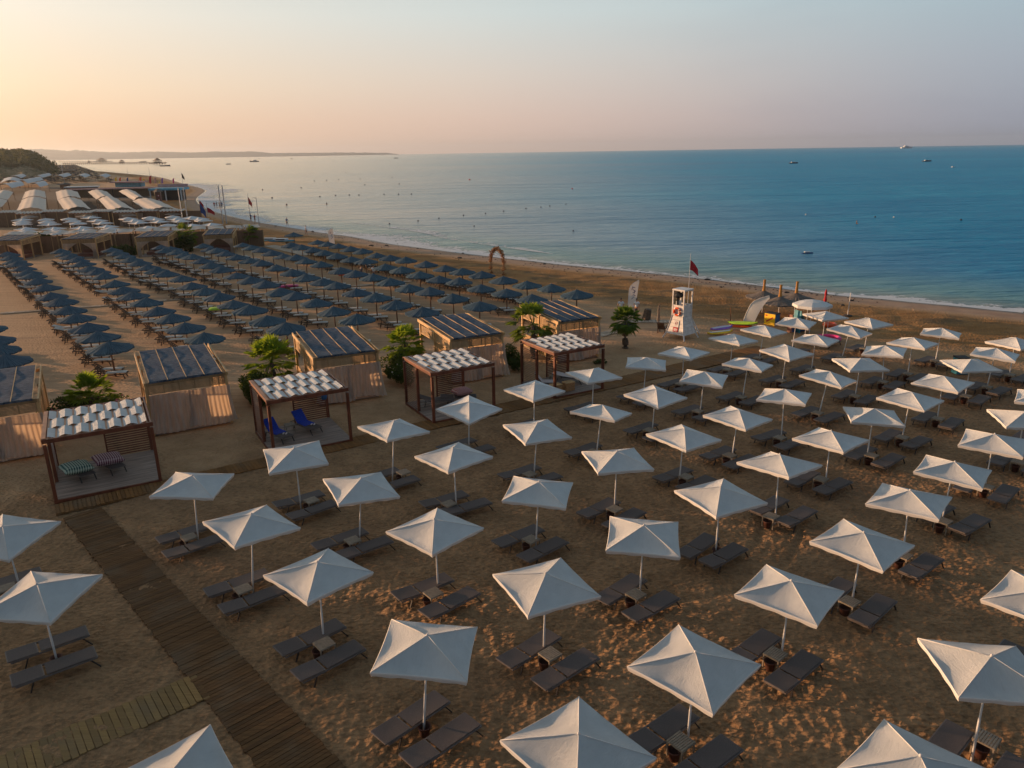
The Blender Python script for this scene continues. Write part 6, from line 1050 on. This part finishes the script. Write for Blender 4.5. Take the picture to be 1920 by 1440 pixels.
# ------------------------------------------------------------------ beyond the navy parasols
proto_w = None; VR = D['V']; colname = D['VCOL']
mbp = pole_me
for j, ((x, y), (ci, ri)) in enumerate(zip(VR, colname)):
    lb = 'far white parasol, %s from the front in the %s column from the left' % (ORD[ri], ORD[ci]); yaw = R(45 + rb.uniform(-30, 30))
    if proto_w is None: o = thing('white_parasol', lb, 'parasol', (x, y, 0), yaw, 'white parasols of the neighbouring beach club'); part('canopy', canopies[1], None, o); part('pole', pole_me, None, o); proto_w = o
    else: o = dup(proto_w, lb, (x, y, 0), yaw)
    o.scale = (1.25, 1.25, 1.0)
# pale canopy walk behind the far huts
st = D['STRIP']; o = thing('canopy_walk', 'long walkway roofed with pale scalloped canvas behind the far huts', 'pergola', (0, 0, 0)); F_, B_ = st['f'], st['b']
def along(P, t):
    L_ = [0]
    for a, b in zip(P[:-1], P[1:]): L_.append(L_[-1] + math.hypot(b[0] - a[0], b[1] - a[1]))
    s = t * L_[-1]
    for k in range(len(P) - 1):
        if s <= L_[k + 1] + 1e-6: q = (s - L_[k]) / (L_[k + 1] - L_[k]); return (P[k][0] + (P[k + 1][0] - P[k][0]) * q, P[k][1] + (P[k + 1][1] - P[k][1]) * q)
    return P[-1]
ns_ = 14
for k in range(ns_):
    mb = MB(); t0, t1 = k / ns_ + .004, (k + 1) / ns_ - .004
    def f(u, v): a = along(F_, t0 + (t1 - t0) * u); b = along(B_, t0 + (t1 - t0) * u); return (a[0] + (b[0] - a[0]) * v, a[1] + (b[1] - a[1]) * v, 2.85 + .06 * math.sin(v * math.pi * 3) + .05 * math.sin(u * 6 + k) + .22 * v)
    mb.grid(f, 8, 12); part('roof_canvas', mb, 'awning', o, True); a = along(F_, k / ns_); mb = MB(); mb.box((a[0], a[1], 1.38), (.15, .15, 2.76)); part('post', mb, 'pine_dark', o); a = along(B_, k / ns_); mb = MB(); mb.box((a[0], a[1], 1.5), (.15, .15, 3.0)); part('post', mb, 'pine_dark', o)
def reed_fence(label, pts, h, mt='reed_wall', group=None):
    o = thing('reed_fence', label, 'fence', (*pts[0], 0), 0, group)
    for (a, b) in zip(pts[:-1], pts[1:]):
        mb = MB(); a3, b3 = Vector((a[0] - pts[0][0], a[1] - pts[0][1], h / 2)), Vector((b[0] - pts[0][0], b[1] - pts[0][1], h / 2)); mb.beam(a3, b3, .08, h); part('reed_panel', mb, mt, o)
        n_ = max(2, int((b3 - a3).length / 3)); mb = MB()
        for k in range(n_ + 1): p = a3 + (b3 - a3) * k / n_; mb.box((p.x, p.y, h / 2 + .05), (.13, .13, h + .1))
        part('posts', mb, 'pine_dark', o)
    return o
reed_fence('dark reed fence running behind the far open huts', D['FENCE1'], 2.5); reed_fence('brown reed wall of the neighbouring beach club', D['FENCE2'], 2.9)
# club name in pale letters on the fence
cu = bpy.data.curves.new('club_name', 'FONT'); cu.body = 'TIAMO'; cu.size = .95; cu.extrude = .03; tmp = bpy.data.objects.new('club_name', cu); C.objects.link(tmp); bpy.context.view_layer.update()
me = bpy.data.meshes.new_from_object(tmp.evaluated_get(bpy.context.evaluated_depsgraph_get())); bpy.data.objects.remove(tmp); me.materials.clear(); me.materials.append(M['white_metal']); o = obj('name_lettering', me)
o.location = (*D['SIGN'][:2], 2.62); o.rotation_euler = (R(90), 0, D['SIGN'][2]); tag(o, 'pale capital letters above the dark reed fence', 'lettering')
# cabanas with rippled roofs along the brown wall
for k, (x0, y0, x1, y1, op) in enumerate(D['CABANA']):
    w_ = math.hypot(x1 - x0, y1 - y0); an = math.atan2(y1 - y0, x1 - x0); nm = '%s cabana from the left with a rippled pale roof along the brown wall' % ORD[k]
    o = thing('cabana', nm, 'cabana', ((x0 + x1) / 2, (y0 + y1) / 2, 0), an, 'cabanas along the brown reed wall'); mb = MB(); mb.grid(lambda u, v: ((u - .5) * w_, -1.3 + 2.6 * v, 3.0 + .10 * math.sin(u * w_ * 9) + .25 * v), 40, 2); part('rippled_roof', mb, 'mahogany_light' if 0 else 'awning', o, True)
    mb = MB(); mb.box((0, -1.32, 2.86), (w_, .08, .14)); part('front_beam', mb, 'mahogany_light', o)
    for s in (-1, 1): mb = MB(); mb.box((s * (w_ / 2 - .1), -1.25, 1.4), (.14, .14, 2.8)); part('post', mb, 'pine', o)
    if op: mb = MB(); mb.box((0, 1.2, 1.35), (w_ - .2, .06, 2.6)); part('back_curtain', mb, 'curtain', o); mb = MB(); mb.box((.3, .5, .4), (w_ * .6, 1.0, .7)); part('daybed', mb, 'straw', o)
    else: mb = MB(); mb.box((0, -1.2, 1.35), (w_ - .2, .05, 2.7)); part('reed_front', mb, 'reed_wall', o)
# tensile awnings
for k, (lb, q4, mt, bulge) in enumerate(D['AWN']):
    cx, cy = q4[0]; o = thing('arched_awning', lb, 'awning', (cx, cy, 0), 0, 'arched canvas awnings of the neighbouring club'); P_ = [Vector((p[0] - cx, p[1] - cy, 0)) for p in q4]
    def f(u, v): a = P_[0] * (1 - u) + P_[1] * u; b = P_[3] * (1 - u) + P_[2] * u; p = a * (1 - v) + b * v; seg = round(u * 4) / 4; return (p.x, p.y, 2.9 + bulge * math.sin(math.pi * u) - .10 * math.sin(u * math.pi * 4) ** 2 + .05 * math.sin(v * 16))
    mb = MB(); mb.grid(f, 16, 12); part('canvas', mb, mt, o, True)
    for p in P_: mb = MB(); mb.tube([(p.x, p.y, 0), (p.x, p.y, 2.95)], .07, 6); part('post', mb, 'pole_wood', o)
# masts, lamps, flags
def mast(label, x, y, h, r_=.07, name='mast', flag=None, cat='mast', lamp=False, group=None):
    o = thing(name, label, cat, (x, y, 0), 0, group); mb = MB(); mb.tube([(0, 0, 0), (0, 0, h)], [r_, r_ * .8], 7); part('pole', mb, 'chrome' if r_ > .05 else 'pole_wood', o)
    if lamp: mb = MB(); mb.box((-.35, 0, h), (.8, .14, .10)); part('lamp_head', mb, 'chrome', o)
    if flag: mt, w, hh, z = flag; f_ = part('flag', flag_mesh(w, hh, mt, hh * .9, x), None, o); f_.location = (0, 0, z)
    return o
for a in D['MAST']: mast(*a)
# boats
def boat(label, x, y, rz, L_, hull, cabin=True, fly=False, name='boat', group=None):
    o = thing(name, label, 'boat', (x, y, -.25), rz, group); mb = MB(); n = 10
    def f(u, v): w = L_ * .16 * (1 - max(0, u - .45) ** 2 * 3.2) * (.6 + .4 * v); return ((u - .5) * L_, 0 if 0 else w, -.1 + v * L_ * .10 * (1 + .45 * u * u))
    mb.grid(f, n, 3); mb.grid(lambda u, v: (f(u, v)[0], -f(u, v)[1], f(u, v)[2]), n, 3); mb.grid(lambda u, v: (f(u, 1)[0], f(u, 1)[1] * (2 * v - 1), f(u, 1)[2] - .05), n, 2); mb.poly([f(0, 0), f(0, 1), (f(0, 1)[0], -f(0, 1)[1], f(0, 1)[2]), (f(0, 0)[0], -f(0, 0)[1], f(0, 0)[2])]); part('hull', mb, hull, o, True)
    if cabin: mb = MB(); mb.prism([(-L_ * .28, -L_ * .10), (L_ * .15, -L_ * .10), (L_ * .24, 0), (L_ * .15, L_ * .10), (-L_ * .28, L_ * .10)], L_ * .09, L_ * .17); part('cabin', mb, 'hull_white', o); mb = MB(); mb.box((-L_ * .05, 0, L_ * .135), (L_ * .34, L_ * .205, L_ * .03)); part('windows', mb, 'hull_dark', o)
    if fly: mb = MB(); mb.box((-L_ * .1, 0, L_ * .20), (L_ * .22, L_ * .17, L_ * .05)); part('flybridge', mb, 'hull_white', o); mb = MB(); mb.beam((-L_ * .2, 0, L_ * .2), (-L_ * .12, 0, L_ * .33), .06, .06); part('mast', mb, 'hull_dark', o)
    return o
for a in D['BOATS']: boat(*a)
bu = None
for k, (x, y, r_, mt, lb) in enumerate(D['BUOY']):
    mb = MB(); mb.lathe([(0, -r_), (r_ * .8, -r_ * .5), (r_, 0), (r_ * .8, r_ * .6), (r_ * .2, r_ * .9), (0, r_)], 8); o = obj('buoy', mb.mesh('buoy', mt, True)); o.location = (x, y, -.15); tag(o, lb, 'buoy', 'swimming line buoys')
# swimmers: head and shoulders above the water
for k, (lb, x, y, rz) in enumerate(D['SWIM']): person(lb, x, y, rz, 2, 'shirt_grey', 1.0, -1.35)
# piers and pavilions across the bay
def pavilion(label, x, y, w, h, group):
    o = thing('pier_pavilion', label, 'pavilion', (x, y, 0), 0, group); mb = MB(); mb.box((0, 0, h * .18), (w * 1.2, w, h * .06)); part('deck', mb, 'rock_dark', o); mb = MB(); mb.lathe([(w * .52, h * .55), (w * .25, h * .78), (w * .1, h * .95), (0, h)], 4); part('roof', mb, 'reed_wall', o); mb = MB()
    for a in (-1, 1):
        for b in (-1, 1): mb.box((a * w * .3, b * w * .3, h * .3), (w * .03, w * .03, h * .6))
    part('posts', mb, 'rock_dark', o); mb = MB(); mb.box((0, 0, h * .34), (w * .5, w * .5, h * .25)); part('bar', mb, 'wood_bed', o); return o
for a in D['PAV']: pavilion(*a)
for lb, a, b, h, n_ in D['PIER']:
    o = thing('pier', lb, 'pier', (*a, 0)); a3, b3 = Vector((0, 0, h)), Vector((b[0] - a[0], b[1] - a[1], h)); mb = MB(); mb.beam(a3, b3, 3.0, 1.0); part('deck', mb, 'rock_dark', o); mb = MB()
    for k in range(n_): p = a3 + (b3 - a3) * (k + .5) / n_; mb.box((p.x, p.y, h / 2 - .5), (1.2, 1.2, h + 1)); 
    part('piles', mb, 'rock_dark', o); mb = MB()
    for k in range(n_ * 2): p = a3 + (b3 - a3) * (k + .5) / n_ / 2; mb.box((p.x, p.y, h + .9), (.7, .7, 1.6))
    part('railing_posts', mb, 'rock_dark', o)
# water sports deck, hut, flat white roofs
for nm, lb, cat, x, y, rz, parts_ in D['SIMPLE']:
    o = thing(nm, lb, cat, (x, y, 0), rz)
    for pn, mt, kind, *g in parts_:
        mb = MB()
        if kind == 'box':
            for b in g: mb.box(b[:3], b[3:6])
        elif kind == 'cone': mb.lathe([(g[0][3], g[0][2]), (g[0][3] * .5, g[0][2] + g[0][4] * .6), (0, g[0][2] + g[0][4])], 4, (g[0][0], g[0][1], 0))
        elif kind == 'leaf': mb.lathe([(.02, g[0][2]), (g[0][3], g[0][2] + g[0][4] * .5), (g[0][3] * .7, g[0][2] + g[0][4] * .85), (0, g[0][2] + g[0][4])], 8, (g[0][0], g[0][1], 0))
        part(pn, mb, mt, o)
# near hill and far ridges
mb = MB(); TR = D['TERR']; mb.grid(lambda u, v: tuple((Vector((*TR[0], 0)) * (1 - u) + Vector((*TR[1], 0)) * u) * (1 - v) + (Vector((*TR[3], 0)) * (1 - u) + Vector((*TR[2], 0)) * u) * v + Vector((0, 0, .05))), 4, 4)
simple('terrace_wood', (.040, .025, .017), .9, .35, .5, bump=.4); tag(obj('terrace_paving', mb.mesh('terrace_paving', 'terrace_wood')), kind='structure')  # dark brown sheet laid over the sand to darken the ground among the awnings
rr2 = random.Random(21); mb = MB(); FB = D['FARBEACH']
for i in range(1500):
    u, v = rr2.random(), rr2.random() ** .8; p = (Vector(FB[0]) * (1 - u) + Vector(FB[1]) * u) * (1 - v) + (Vector(FB[3]) * (1 - u) + Vector(FB[2]) * u) * v
    mb.cur = 0 if rr2.random() < .7 else 1; s = rr2.uniform(1.0, 1.9); mb.lathe([(s, 1.7), (s * .5, 2.1), (0, 2.5)], 5, (p.x, p.y, 0)); mb.box((p.x, p.y, .9), (.12, .12, 1.8)); mb.cur = 1; mb.box((p.x + 1.5, p.y, .3), (1.8, .7, .35))
tag(obj('far_parasols', mb.mesh('far_parasols', ['rock_dark', 'pine_dark'])), 'mass of dark parasols and sunbeds on the far beach below the hill', 'parasols', kind='stuff')
def ridge(name, prof, dist, depth, seed, mt, rough, base_extra=0., label=None, n=220, nz=14, curve=1.):
    prof = sorted(prof); a0_, a1_ = prof[0][0], prof[-1][0]; mb = MB(); vs = []; fs = []; aa = [p[0] for p in prof]; hh_ = [p[1] for p in prof]
    for i in range(n + 1):
        t_ = a0_ + (a1_ - a0_) * i / n; e_ = float(np.interp(t_, aa, hh_))
        for j in range(nz + 1):
            v = j / nz; Dd = dist - depth * (1 - v); yy = Dd / math.sqrt(1 + t_ * t_) ; xx = yy * t_; top = 13.6 + e_ * dist; s_ = math.sin(v * math.pi / 2) ** curve
            z = max(-1., top) * s_; nzv = (float(vnoise(np.array([xx]), np.array([yy]), 5. / rough, seed)[0]) - .5) * rough * .35 + (float(vnoise(np.array([xx]), np.array([yy]), 14. / rough, seed + 1)[0]) - .5) * rough * .22
            z += nzv * min(1, v * 2) * (1 if top > 2 else 0); vs.append((xx, yy, z if v > 0 else -2))
        vs.append((xx * 1.08, yy * 1.08, -2))
    m_ = nz + 2
    for i in range(n):
        for j in range(m_ - 1): q = i * m_ + j; fs.append((q, q + m_, q + m_ + 1, q + 1))
    mb.add(vs, fs); o = obj(name, mb.mesh(name, mt, True)); tag(o, kind='structure'); return o
t = NT('hill_green'); n1 = t.noise(t.coord(), .045, 6, .7); n2 = t.noise(t.coord(), .3, 5); c = t.mix(t.rng(n1, .42, .6), (.05, .058, .024), (.24, .19, .12)); c = t.mix(t.rng(n2, .4, .65), c, (.055, .06, .022)); t.base(c, .95, spec=.1); t.bump(n2, 1., 2.); M['hill_green'] = t.m
t = NT('far_hill_green'); n1 = t.noise(t.coord(), .006, 6, .7); c = t.mix(t.rng(n1, .4, .6), (.04, .05, .03), (.12, .11, .08)); t.base(c, .95, spec=.1); M['far_hill_green'] = t.m
ridge('near_hill', D['near_hill'], 1050., 430., 3, 'hill_green', 14., n=160, nz=30)
ridge('far_hills', D['far_hill'], 12000., 1500., 5, 'far_hill_green', 40., n=420, nz=8)
rr2 = random.Random(2); mb = MB(); prof = sorted(D['near_hill']); aa = [p[0] for p in prof]; hh_ = [p[1] for p in prof]
for i in range(2600):
    t_ = rr2.uniform(aa[0], aa[-1]); v = rr2.uniform(.25, 1.0); e_ = float(np.interp(t_, aa, hh_)); Dd = 1050. - 430. * (1 - v); yy = Dd / math.sqrt(1 + t_ * t_); top = 13.6 + e_ * 1050.
    if top < 1: continue
    c0 = Vector((yy * t_, yy, top * math.sin(v * math.pi / 2) + 1.0))
    for k in range(5):
        c = c0 + Vector((rr2.gauss(0, 3), rr2.gauss(0, 3), rr2.gauss(0, 1.0))); a = Vector((rr2.gauss(0, 1), rr2.gauss(0, 1), rr2.gauss(0, 1))).normalized() * rr2.uniform(1, 2.2); b = a.cross(Vector((rr2.gauss(0, 1), rr2.gauss(0, 1), rr2.gauss(0, 1)))).normalized() * 1.0; mb.add([tuple(c - a), tuple(c + b), tuple(c + a), tuple(c - b)], [(0, 1, 2, 3)])
tag(obj('hill_scrub', mb.mesh('hill_scrub', 'scrub_leaf')), 'dark scrub covering the near hill at the left edge', 'scrub', kind='stuff')
# litter of dark pebbles and weed along the wash
rr2 = random.Random(4); mb = MB()
for i in range(900):
    k = rr2.randrange(20, len(line) - 20); d = line[k + 1] - line[k - 1]; d = d / np.hypot(*d); off = -abs(rr2.gauss(0, 1)) * 3.2 - .3; p = line[k] + np.array([d[1], -d[0]]) * off; s = rr2.uniform(.03, .09) if rr2.random() < .97 else rr2.uniform(.15, .35)
    if np.hypot(*p) > 190: continue
    z_ = 0 if -off > 7 else (-off - 7) * .035; a = rr2.uniform(0, 3.1); mb.lathe([(s * 1.2, z_ - .02), (s, z_ + s * .4), (0, z_ + s * .6)], 5, (p[0], p[1], 0), .4, i)
tag(obj('beach_litter', mb.mesh('beach_litter', 'rock_dark')), 'scattered dark pebbles and weed near the waterline', 'pebbles', kind='stuff')

# ------------------------------------------------------------------ haze
HZ = D['HAZE']; mb = MB(); mb.box((0, 0, 76), (30000, 30000, 158)); o = obj('haze', mb.mesh('haze', 'white_metal')); o.data.materials.clear(); hm = bpy.data.materials.new('haze'); hm.use_nodes = True; hn = hm.node_tree.nodes; hn.remove(hn['Principled BSDF'])
pv = hn.new('ShaderNodeVolumePrincipled'); pv.inputs['Color'].default_value = (.74, .84, .95, 1); pv.inputs['Density'].default_value = HZ[0]; pv.inputs['Anisotropy'].default_value = HZ[1]; hm.node_tree.links.new(pv.outputs[0], hn['Material Output'].inputs['Volume']); o.data.materials.append(hm)
tag(o, 'thin evening haze over the bay', 'haze', kind='stuff')
scene.render.engine = 'CYCLES'
